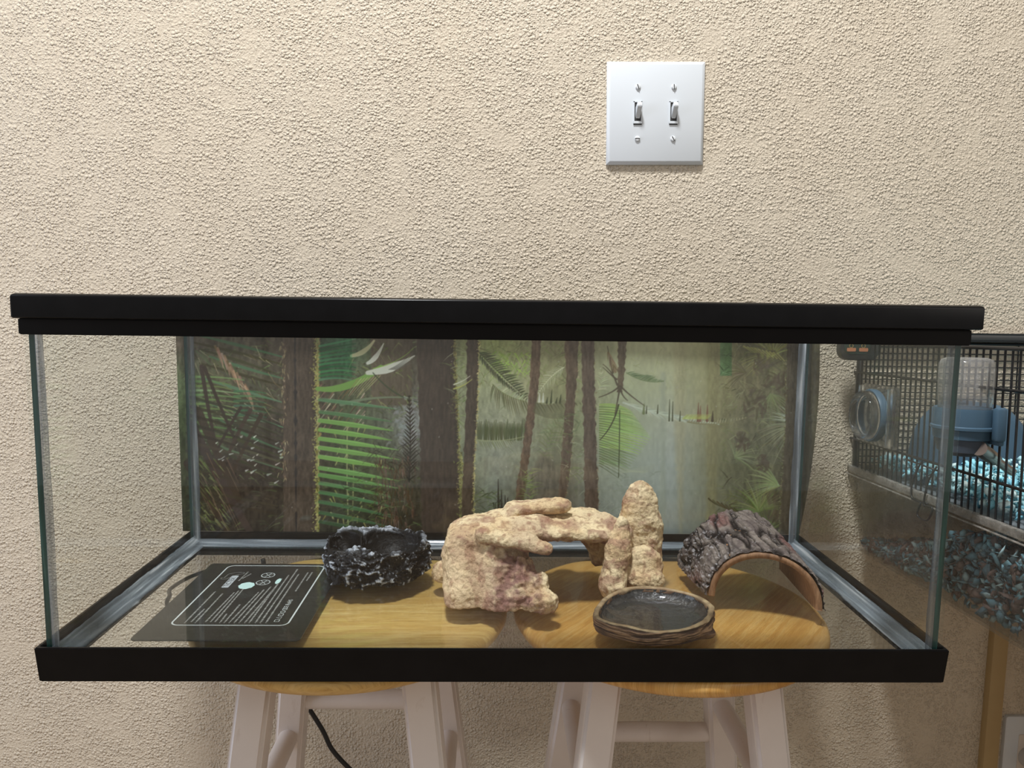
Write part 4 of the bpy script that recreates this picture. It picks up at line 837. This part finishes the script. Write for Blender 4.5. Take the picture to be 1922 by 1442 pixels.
# ------------------------------------------------------------------ shallow brown bowl
def brown_bowl():
    root = empty('brown_bowl', (0, 0, 0)); tag(root, 'shallow bark-look water bowl with a dark glossy inside at the front glass', 'bowl')
    zr = .0308; P0 = [at(x, y, Z=zr)[:2] for x, y in ((1117, 1160), (1124, 1133), (1150, 1112), (1190, 1101), (1230, 1101), (1262, 1105), (1300, 1114), (1325, 1125), (1339, 1138), (1337, 1155), (1318, 1172), (1285, 1183), (1250, 1187), (1215, 1186), (1175, 1177), (1135, 1168))]
    P0 = np.array(P0); c = P0.mean(0); ang = np.arctan2(P0[:, 1] - c[1], P0[:, 0] - c[0]); rad = np.linalg.norm(P0 - c, axis=1); o_ = np.argsort(ang); ang = ang[o_]; rad = rad[o_]
    n = 300; th = np.linspace(-math.pi, math.pi, n, endpoint=False); R_ = np.interp(th, np.concatenate([[ang[-1] - 2 * math.pi], ang, [ang[0] + 2 * math.pi]]), np.concatenate([[rad[-1]], rad, [rad[0]]])); k = np.ones(9) / 9; R_ = np.convolve(np.concatenate([R_[-4:], R_, R_[:4]]), k, 'valid')
    def rings(prof):
        V = []
        for off, z, nz in prof:
            r = R_ + off; V.append(np.stack([c[0] + r * np.cos(th), c[1] + r * np.sin(th), np.full(n, z)], -1))
        return np.array(V)
    def grid(V):
        m = V.shape[0]; F = []; a = np.arange(m * n).reshape(m, n); b_ = np.roll(a, -1, 1); return V.reshape(-1, 3), np.stack([a[:-1], b_[:-1], b_[1:], a[1:]], -1).reshape(-1, 4)
    pr = [(-.012, ZL, 0), (-.006, ZL, 0)]
    for i in range(48):
        t = i / 47; z = ZL + (zr - ZL - .0006) * t; pr.append((-.0012 * (1 - t) ** 1.6 + .0010 * math.sin(t * 3.1), z, 1))
    pr += [(-.0008, zr, 0), (-.0022, zr + .0002, 0), (-.0042, zr, 0), (-.0052, zr - .0012, 0), (-.0056, zr - .004, 0)]
    V = rings(pr); Vf, F = grid(V)
    rr = Vf[:, :2] - c; L = np.linalg.norm(rr, axis=1)[:, None]; rr = rr / L; aa = np.arctan2(rr[:, 1], rr[:, 0]); wall = ss(Vf[:, 2], ZL + .0003, ZL + .002) * ss(-Vf[:, 2], -zr, -zr + .0012) * (L[:, 0] > 0)
    Pn = np.stack([np.cos(aa) * 2.2, np.sin(aa) * 2.2, Vf[:, 2] * 420 + .5 * np.sin(aa * 2) + .35 * np.sin(aa * 5)], -1)
    g = ridged(Pn, 1.0, 3, 4) ; g2 = fbm(Vf, 300, 2, 9); root_ = np.exp(-((np.angle(np.exp(1j * (aa + .62)))) / .18) ** 2) * ss(-(Vf[:, 2]), -(zr - .004), -(zr - .010))
    Vf[:, :2] += rr * (wall * ((g - .5) * .0020 + g2 * .0003) + root_ * .0075)[:, None]
    wob = fbm(np.stack([np.cos(aa), np.sin(aa), aa * 0], -1), 2.2, 3, 5) * .0007; Vf[:, 2] += wob * ss(Vf[:, 2], ZL + .004, zr)
    C_ = mixn(lin(96, 70, 50), lin(142, 110, 80), ss(g, .35, .85)); C_ = mixn(C_, lin(66, 44, 32), ss(-g, -.4, -.1)); top = ss(Vf[:, 2], zr - .0014, zr - .0002); C_ = mixn(C_, lin(176, 156, 122), top * (.5 + .5 * ss(fbm(Vf, 200, 2, 2), -.5, .5)) * .9)
    o = mesh_obj('bowl_shell', Vf, F, attr_mat('bark_resin', .62, 500, .0004, 4, .35), root); colattr(o, C_)
    pi = [(-.0052, zr - .0012, 0), (-.0058, zr - .0035, 0), (-.0075, zr - .0065, 0), (-.012, zr - .0095, 0), (-.020, zr - .0118, 0), (-.030, zr - .0128, 0)]
    V = rings(pi); m = V.shape[0]; Vf, F = grid(V); Vf = np.concatenate([Vf, [[c[0], c[1], zr - .0133]]]); last = np.arange((m - 1) * n, m * n); tri = [(int(last[i]), int(last[(i + 1) % n]), m * n) for i in range(n)]
    mt, nt = newmat('dark_glossy_well'); cc = coord(nt); f = noise(nt, cc, 260, 3, .6); f2 = noise(nt, mapping(nt, cc, (1, 4, 1)), 60, 3)
    col = ramp(nt, f2, [(.3, (.012, .013, .014)), (.7, (.035, .038, .042))]); finish(nt, col, .14, f, .0022, 1, spec=.6, coat=.6)
    mesh_obj('bowl_well', Vf, [tuple(x) for x in F.tolist()] + tri, mt, root)
brown_bowl()
# ------------------------------------------------------------------ half log hide
def half_log():
    root = empty('bark_hide', (0, 0, 0)); tag(root, 'half-round bark tunnel hide with a smooth brown cut edge in the right corner', 'bark hide')
    nt_, ns = 230, 200; T = np.linspace(-math.pi / 2, math.pi / 2, nt_); S = np.linspace(0, 1, ns); tt, s_ = np.meshgrid(T, S); xc = .2725
    R_ = .0520 + .0075 * s_; Hh = .0530 + .0125 * s_; th = .0062
    def pos(off):
        x = xc + (R_ + off) * np.sin(tt) * (1 + .0 * s_); z = ZL + (Hh + off) * np.abs(np.cos(tt)) ** .92; yf = .130 - .0185 * (x - xc) / .0495; yb_ = .236 + .006 * np.sin(tt * 3); return np.stack([x, yf + (yb_ - yf) * s_, z], -1)
    O = pos(0.0); nrm = np.stack([np.sin(tt), np.zeros_like(tt), np.cos(tt)], -1)
    U_ = np.stack([tt * .055, O[..., 1] * .36, tt * 0 + .3], -1); W_ = U_ + np.stack([fbm(O, 35, 2, 1), fbm(O, 35, 2, 2), O[..., 0] * 0], -1) * .0035
    cr = 1 - abs(fbm(W_, 78, 2, 4)) * 2.6; cr = ss(cr, .35, .95); cr2 = ss(1 - abs(vnoise(W_ + .7, 190, 9)) * 2.4, .3, .9)
    pl = fbm(W_, 40, 2, 6); hgt = .0028 * (1 - cr) + .0009 * (1 - cr2) + pl * .0014 + fbm(O, 330, 2, 3) * .0008
    fade = ss(s_, 0, .015); O = O + nrm * (hgt * (.55 + .45 * fade))[..., None]; O[..., 2] = np.maximum(O[..., 2], ZL)
    O[..., 1] += fbm(np.stack([tt, s_, s_], -1), 9, 3, 8) * .0014 * (1 - ss(s_, 0, .06)) 
    a = np.arange(nt_ * ns).reshape(ns, nt_); F = np.stack([a[:-1, :-1], a[1:, :-1], a[1:, 1:], a[:-1, 1:]], -1).reshape(-1, 4)[:, ::-1]
    V = O.reshape(-1, 3); C_ = mixn(lin(108, 98, 95), lin(140, 130, 122), ss(fbm(V, 90, 3, 3), -.5, .6)); C_ = mixn(C_, lin(122, 84, 80), ss(pl.ravel() + fbm(W_.reshape(-1, 3), 60, 2, 14) * .5, .05, .45) * .8)
    C_ = mixn(C_, lin(30, 25, 24), np.maximum(cr.ravel(), cr2.ravel() * .5)); C_ = mixn(C_, lin(205, 202, 205), ss(fbm(V * np.array([1, .5, 1]), 420, 3, 21), .35, .6) * ss(-(V[:, 0]), -.255, -.225) * .55 + ss(fbm(V, 520, 3, 25), .62, .85) * .3)
    o = mesh_obj('bark_shell', V, F, attr_mat('rough_bark', .85, 380, .0018, 5, .2), root); colattr(o, C_)
    # smooth wooden tube with cut ends
    Wo = pos(-.0006); Wi = pos(-th); ends = []
    V = np.concatenate([Wo.reshape(-1, 3), Wi.reshape(-1, 3)]); n0 = nt_ * ns; Fi = (F[:, ::-1] + n0); Fo = F.copy(); q = []
    for row in (0, ns - 1):
        for i in range(nt_ - 1): x = row * nt_ + i; q.append((x, x + 1, x + 1 + n0, x + n0) if row else (x + 1, x, x + n0, x + 1 + n0))
    for col in (0, nt_ - 1):
        for i in range(ns - 1): x = i * nt_ + col; y = x + nt_; q.append((x, y, y + n0, x + n0))
    V[:, 2] = np.maximum(V[:, 2], ZL); m, nt = newmat('sawn_wood'); c = coord(nt); f = noise(nt, mapping(nt, c, (30, 200, 30)), 3, 4, .6)
    col = ramp(nt, f, [(.3, lin(112, 80, 54)), (.55, lin(150, 112, 80)), (.75, lin(176, 140, 104))]); finish(nt, col, .6, f, .0002)
    mesh_obj('wooden_tube', V, np.concatenate([Fo, Fi, np.array(q)]), m, root)
half_log()
# ------------------------------------------------------------------ small animal cage on the right
def cage_all():
    # cage stands 2 degrees out of line with the terrarium; local frame: x right, y towards the viewer's side is negative, z up
    XC = .487; y_far = .392; ang = math.radians(2.1)
    loc = Vector((XC, y_far, -.0125)); R3 = Matrix.Rotation(-ang, 3, 'X')
    Rn = np.array(R3)
    def lo(p): return Vector(Rn.T @ (np.array(p, float) - np.array(loc)))      # world -> cage frame
    def place(o): o.location = loc; o.rotation_euler = (-ang, 0, 0); return o
    def mk(name, label, cat, group=None): o = empty(name); place(o); return tag(o, label, cat, group)
    blk = simple('black_coated_wire', (.010, .010, .011), .38); clear = thin_clear('cage_clear_plastic', (.93, .925, .905), .04, .05, (.62, .6, .56), 40)
    blue = simple('steel_blue_plastic', lin(68, 92, 110), .42, 20, .05, spec=.3); dblue = simple('slate_plastic', lin(62, 72, 84), .45)
    W_, Dp = .56, .445; root = mk('wire_cage', 'black wire pet cage with a clear plastic base right of the terrarium', 'cage')
    ZR = .1140      # rim height in the cage frame
    # clear base: tapered tub
    b = MB(); bm = bmesh.new(); lev = [(0.008, 0), (.006, .004), (0, ZR - .004), (-.004, ZR - .003), (-.004, ZR)]
    def rg_(off, z): return [bm.verts.new((x, y, z)) for x, y in ((off, -off), (W_ - off, -off), (W_ - off, -Dp + off), (off, -Dp + off))]
    outer = [rg_(o, z) for o, z in lev]; inner = [rg_(o + .0022, z) for o, z in ((0, ZR), (0, ZR - .006), (.008, .0025))]
    ch = outer + inner
    for A, B in zip(ch, ch[1:]):
        for k in range(4): bm.faces.new((A[k], A[(k + 1) % 4], B[(k + 1) % 4], B[k]))
    bm.faces.new(outer[0][::-1]); bm.faces.new(inner[-1]); bmesh.ops.recalc_face_normals(bm, faces=bm.faces)
    ed = [e for e in bm.edges if abs(e.verts[0].co.z - e.verts[1].co.z) > .02]; bmesh.ops.bevel(bm, geom=ed, offset=.010, segments=4, affect='EDGES')
    b.add(bm); b.build('base_tub', clear, root, 40)
    rimm = thin_clear('frosted_rim', (.74, .72, .68), .15, .35, (.45, .42, .38), 120)
    b = MB(); 
    for a_, c_ in (((-.006, -Dp - .004, ZR - .007), (.0005, .006, ZR + .002)), ((-.006, -.0005, ZR - .007), (W_ + .006, .006, ZR + .002))): b.box(a_, c_, .0012)
    b.build('rim', rimm, root)
    b = MB(); b.box((-.0085, -Dp - .004, ZR - .010), (-.0062, .006, ZR - .0085), .0004); b.build('rim_lip', rimm, root)
    # wires: side panel facing the terrarium
    zt_ = .2835; bar = MB(); bar.tube([(0, 0, ZR + .001), (0, 0, zt_)], .00115, 6, caps=False); first = bar.build('bar', blk, root, 180); first.location = (0, -.012, 0)
    k = 1
    while .012 + k * .01075 < Dp: o = first.copy(); COL.objects.link(o); o.location = (0, -.012 - k * .01075, 0); k += 1
    b = MB(); b.box((-.002, -.0045, ZR), (.0035, .001, zt_ - .004), .0008); b.build('corner_post', blk, root)
    for z, r_ in ((.2438, .0016), (.1530, .0016), (zt_, .0020)):
        b = MB(); b.tube([(-.0022, .0195 if r_ < .002 else .0, z), (-.0022, -.1, z), (-.0022, -Dp, z)], r_, 8); b.build('side_rail', blk, root)
    b = MB(); b.tube([(0, 0, zt_), (W_, 0, zt_)], .0020, 8); b.build('side_rail', blk, root)
    # wall-side panel: long cross wires and a few uprights
    cw_ = MB(); cw_.tube([(0, 0, 0), (W_, 0, 0)], .0009, 6, caps=False); c0 = cw_.build('cross_wire', blk, root, 180); c0.location = (0, -.001, ZR + .006); k = 1
    while ZR + .006 + k * .0088 < zt_: o = c0.copy(); COL.objects.link(o); o.location = (0, -.001, ZR + .006 + k * .0088); k += 1
    up = MB(); up.tube([(0, 0, ZR), (0, 0, zt_)], .0010, 6, caps=False); u0 = up.build('upright_wire', blk, root, 180); u0.location = (.11, .0005, 0)
    for x in (.22, .33, .44, .55): o = u0.copy(); COL.objects.link(o); o.location = (x, .0005, 0)
    grey_ = simple('dark_grey_top', (.045, .045, .045), .4)
    b = MB(); b.box((-.002, -.012, zt_ + .005), (W_, .002, zt_ + .0125), .001); b.build('top_beam', grey_, root)
    for z in (zt_ + .0135, zt_ + .0040): b = MB(); b.tube([(-.002, -.0105, z), (W_, -.0105, z)], .0013, 8); b.build('top_rail', blk, root)
    # corner catch with two round pictograms
    q = lo(at(1611, 650, Y=.370)); b = MB(); T = Matrix.Translation((q.x, q.y, q.z)) @ Matrix.Rotation(math.radians(90), 4, 'X')
    b.prism(rrect(-.026, -.0185, .026, .022, .013, 8), -.006, .006, .0025, mat=T); catch = b.build('corner_catch', simple('charcoal_plastic', (.03, .03, .029), .4), root)
    b = MB(); b.prism(rrect(-.0215, -.0105, .013, .018, .009, 8), .006, .0066, .0003, mat=T); b.build('catch_window', simple('dark_green_window', (.035, .055, .045), .15), catch)
    orange = simple('orange_print', lin(190, 125, 90), .5); gold = simple('gold_print', lin(150, 130, 80), .5)
    for dx in (-.0125, .0035):
        b = MB(); b.prism(rrect(dx - .0055, -.0068, dx + .0062, -.0022, .0012), .0066, .0070, mat=T); b.build('printed_bar', orange, catch)
        b = MB(); b.lathe([(.0020, 0), (.0028, 0), (.0028, .0004), (.0020, .0004)], 16, mat=T @ Matrix.Translation((dx, .0005, .0066)), closed=True); b.build('printed_ring', gold, catch)
    # wire clip on the rim
    b = MB()
    b.tube(smooth_path([lo(at(x, y, X=.4790)) for x, y in ((1728, 868), (1713, 905), (1711, 932), (1722, 941), (1741, 946))], 5), .0011, 8)
    b.tube(smooth_path([lo(at(x, y, X=.4780)) for x, y in ((1758, 876), (1742, 905), (1734, 945), (1740, 951), (1750, 953))], 5), .0011, 8)
    b.tube(smooth_path([lo(at(x, y, X=.4770)) for x, y in ((1728, 944), (1722, 968), (1740, 977), (1750, 955), (1736, 950))], 5), .0011, 8)
    b.tube([lo(at(x, y, X=.4800)) for x, y in ((1700, 862), (1760, 884))], .0011, 8); b.build('wire_clip', blk, root, 180)
    # inner shelf
    b = MB(); b.box((.012, -Dp + .03, ZR - .006), (W_ - .02, -.006, ZR - .002), .001); shelf = b.build('shelf', simple('grey_plastic_shelf', lin(110, 116, 120), .5), root)
    # ---- round tube port
    port = mk('tube_port', 'clear square tube port with a blue ring clipped to the cage bars', 'tube port')
    pc = real_clear('port_clear_plastic', .06, 1.3)
    a = lo(at(1625, 716, X=XC)); c_ = lo(at(1690, 850, X=XC)); yc, zc = (a.y + c_.y) / 2, (a.z + c_.z) / 2; TX = Matrix.Translation((0, yc, zc)) @ Matrix.Rotation(math.radians(-90), 4, 'Y')
    b = MB(); hw = .046; hh = .0385; b.prism(rrect(-hh, -hw, hh, hw, .006), .0035, .0065, .0008, mat=TX); b.prism(rrect(-hh + .004, -hw + .004, hh - .004, hw - .004, .004), .0068, .0085, .0006, mat=TX); b.build('port_plate', pc, port)
    for sy in (-1, 1): b = MB(); b.prism(rrect(-hh + .002, sy * (hw - .010) - .003, hh - .002, sy * (hw - .010) + .003, .002), .0088, .0130, .0008, mat=TX); b.build('port_slider', pc, port)
    b = MB(); b.lathe([(.0295, .0090), (.0325, .0090), (.0335, .0110), (.0335, .0165), (.0325, .0185), (.0295, .0185)], 48, mat=TX, closed=True); b.build('port_ring', blue, port)
    b = MB(); b.lathe([(.0270, .0185), (.0310, .0185), (.0310, .0265), (.0300, .0285), (.0275, .0285), (.0262, .0265), (.0262, .0185)], 48, mat=TX, closed=True); b.build('port_collar', pc, port)
    b = MB(); b.lathe([(.0190, .0060), (.0245, .0060), (.0252, .0110), (.0240, .0200), (.0222, .0200), (.0190, .0110)], 48, mat=TX, closed=True); b.build('inner_collar', pc, port)
    b = MB(); b.lathe([(0, .0060), (.0250, .0060), (.0250, .0068), (0, .0068)], 48, mat=TX); b.build('port_cap', pc, port)
    # ---- water bottle
    bot = mk('water_bottle', 'clear water bottle in a blue holder hung on the cage bars', 'water bottle')
    base = lo(at(1810, 765, X=.462)); top = lo(at(1810, 671, X=.462)); Hb = top.z - base.z; T = Matrix.Translation((base.x, base.y, base.z))
    cl = thin_clear('bottle_plastic', (.93, .93, .92), .04, .12, (.62, .61, .59), 300, body=.10, edge=.5); r = .0245
    b = MB(); prof = [(r - .001, -.006), (r - .001, .006), (r, .007), (r, Hb - .007), (r - .002, Hb - .002), (r - .007, Hb), (0, Hb)]
    bm = bmesh.new(); n = 64; rings = []
    for rr, z in prof[:-1]: rings.append([bm.verts.new(((rr - (.0006 if (i // 4) % 2 and .009 < z < Hb - .008 else 0)) * math.cos(2 * math.pi * i / n), rr * math.sin(2 * math.pi * i / n), z)) for i in range(n)])
    for A, B in zip(rings, rings[1:]):
        for i in range(n): bm.faces.new((A[i], A[(i + 1) % n], B[(i + 1) % n], B[i]))
    bm.faces.new(rings[-1]); b.add(bm, 0, T); b.build('bottle_body', cl, bot, 60)
    wt = thin_clear('bottle_water', (.86, .88, .90), .01, .03, (.7, .75, .8), 100); b = MB(); b.lathe([(0, -.004), (r - .0022, -.004), (r - .0022, .0105), (r - .0035, .0098), (0, .0098)], 48, mat=T); b.build('water', wt, bot)
    for i in range(6):
        a = -2.6 + i * .42; b = MB(); b.box((-.0004, -.0010, .015), (.0004, .0010, Hb - .010), .0003, mat=T @ Matrix.Rotation(a, 4, 'Z') @ Matrix.Translation((r + .0002, 0, 0))); b.build('bottle_rib', cl, bot)
    b = MB(); b.lathe([(.0262, -.0005), (.0268, .0002), (.0275, -.0030), (.0278, -.0170), (.0292, -.0180), (.0292, -.0205), (.0272, -.0215), (.0262, -.0300), (.0225, -.0310)], 56, mat=T); b.build('holder_cup', blue, bot)
    b = MB(); b.lathe([(.0235, -.0300), (.0240, -.0330), (.0222, -.0430), (.0150, -.0470), (.0105, -.0480), (0, -.0480)], 48, mat=T); b.build('bottle_cap', dblue, bot)
    b = MB()
    for sy in (-1, 1): b.box((base.x + .010, base.y + sy * .031 - .005, base.z - .030), (base.x + .020, base.y + sy * .031 + .005, base.z + .003), .003)
    b.box((base.x + .014, base.y - .034, base.z - .034), (base.x + .0195, base.y + .034, base.z + .000), .002); b.build('holder_bracket', blue, bot)
    met = simple('steel_tube', (.34, .27, .23), .3, metallic=1)
    p0 = lo(at(1838, 842, X=.464)); p1 = lo(at(1866, 862, X=.492)); p2 = lo(at(1900, 886, X=.520))
    b = MB(); b.tube([p0, p0.lerp(p1, .5), p1], [.0072, .0072, .0066], 20); b.tube([p1, p2], .0042, 16); b.build('drinking_spout', met, bot, 60)
    # ---- blue hide house on the shelf
    hs = mk('hide_house', 'rounded blue plastic hide house inside the cage behind the water bottle', 'hide house')
    x0 = lo(at(1735, 800, Y=.30)).x; x1 = lo(at(1918, 800, Y=.30)).x; zb = ZR - .0018; yh = lo((0, .30, 0)).y; n = 26; pr = []
    for i in range(n + 1): t = i / n; s_ = t * 2 - 1; pr.append((x0 + (x1 - x0) * t, .079 * (1 - abs(s_) ** 2.6) ** .55 if abs(s_) < 1 else 0))
    pts = [(x0, 0)] + [(x, z + .022 if 0 < i < n else .022) for i, (x, z) in enumerate(pr)] + [(x1, 0)]
    b = MB(); bm = bmesh.new(); L = []
    for (dy, sc) in ((.040, .86), (.034, .96), (.026, 1), (-.026, 1), (-.034, .96), (-.040, .86)):
        xm = (x0 + x1) / 2; L.append([bm.verts.new((xm + (x - xm) * sc, yh + dy, zb + z * sc)) for x, z in pts])
    for A, B in zip(L, L[1:]):
        for i in range(len(pts)): bm.faces.new((A[i], A[(i + 1) % len(pts)], B[(i + 1) % len(pts)], B[i]))
    bm.faces.new(L[0]); bm.faces.new(L[-1]); bmesh.ops.recalc_face_normals(bm, faces=bm.faces); b.add(bm); b.build('house_shell', blue, hs, 50)
    b = MB(); b.box((x0 - .0012, yh - .0415, zb + .021), (x1 + .0012, yh + .036, zb + .0235), .0006); b.build('house_seam', simple('blue_seam_plastic', lin(78, 106, 132), .4), hs)  # seam band moulded in a paler blue than the shell
    # ---- bedding: torn paper crumbs
    rg2 = np.random.default_rng(9)
    def crumbs(name, pts, size, cols, label, group=None):
        base_ = np.array([(1, 0, 0), (.2, .9, .1), (-.9, .5, -.1), (-.7, -.6, .1), (.3, -.9, -.1), (0, 0, .45), (.1, .1, -.35)]); fc = [(0, 1, 5), (1, 2, 5), (2, 3, 5), (3, 4, 5), (4, 0, 5), (1, 0, 6), (2, 1, 6), (3, 2, 6), (4, 3, 6), (0, 4, 6)]
        n = len(pts); V = np.zeros((n, 7, 3)); Cc = np.zeros((n, 7, 3))
        for i in range(n):
            q = rg2.normal(0, 1, 4); q /= np.linalg.norm(q); w_, x, y, z = q
            Rm = np.array([[1 - 2 * (y * y + z * z), 2 * (x * y - z * w_), 2 * (x * z + y * w_)], [2 * (x * y + z * w_), 1 - 2 * (x * x + z * z), 2 * (y * z - x * w_)], [2 * (x * z - y * w_), 2 * (y * z + x * w_), 1 - 2 * (x * x + y * y)]])
            s_ = size * rg2.uniform(.4, 1.0) ** 1.5 * 1.8; V[i] = ((base_ * rg2.uniform(.6, 1.25, (7, 1))) * np.array([1, .75, .5]) * s_) @ Rm.T + pts[i]; c_ = np.array(cols[rg2.choice(len(cols), p=None)]) * rg2.uniform(.8, 1.12); Cc[i] = np.clip(c_, 0, 1)
        F = (np.array(fc)[None] + (np.arange(n) * 7)[:, None, None]).reshape(-1, 3)
        mt, nt = newmat(name + '_paper'); a_ = nt.nodes.new('ShaderNodeVertexColor'); a_.layer_name = 'col'; finish(nt, a_.outputs[0], .8, noise(nt, coord(nt), 500, 3), .0006, 1, spec=.2)
        o = mesh_obj(name, V.reshape(-1, 3), F, mt, None, False); colattr(o, Cc.reshape(-1, 3)); place(o); tag(o, label, 'bedding', group, 'stuff')
    P_ = []
    while len(P_) < 7500:      # upper heap; bright light from above is put into its crumb colours
        x = rg2.uniform(.018, .40); y = -rg2.uniform(.012, Dp - .035); h_ = .014 + .016 * math.exp(-((x - .10) ** 2 + (y + .16) ** 2) / .01) + .022 * math.exp(-((x - .22) ** 2 + (y + .05) ** 2) / .012) - .010 * math.exp(-((x - .2) ** 2 + (y + .30) ** 2) / .004)
        P_.append((x, y, ZR + .001 + max(.002, h_) * rg2.random() ** .35))
    crumbs('paper_bedding', P_, .0050, [lin(170, 228, 238), lin(190, 234, 240), lin(150, 212, 226), lin(220, 244, 244), lin(130, 190, 208)], 'pale blue paper bedding heaped on the cage shelf behind the bars')
    P_ = []
    while len(P_) < 9000:
        x = .011 + rg2.random() ** 1.8 * .20; y = -rg2.uniform(.006, Dp - .012); yf = -y
        H_ = np.interp(yf, [0, .05, .12, .155, .20, .31, .44], [.010, .016, .034, .050, .078, .088, .090]) + .005 * math.sin(yf * 60); P_.append((x + max(0, (.008 * (1 - .5))), y, .006 + (H_ - .006) * rg2.random() ** .8))
    crumbs('loose_bedding', P_, .0052, [lin(140, 186, 202), lin(176, 208, 216), lin(150, 130, 126), lin(104, 136, 152), lin(122, 106, 102), lin(116, 160, 178)], 'blue and brown paper bedding seen through the clear cage base')
    # ---- stand under the cage, mostly beyond the picture
    st = empty('cage_stand', (.95, .17, -.60)); tag(st, 'low wooden stand carrying the pet cage, beyond the right edge of the picture', 'stand')
    b = MB(); b.box((-.13, -.25, .556), (.16, .225, .580), .003); o = b.build('stand_top', M['wood'], st)
    for sx in (-.11, .14):
        for sy in (-.22, .19): b = MB(); b.box((sx - .02, sy - .02, 0), (sx + .02, sy + .02, .556), .003); b.build('leg', M['wood'], st)
cage_all()
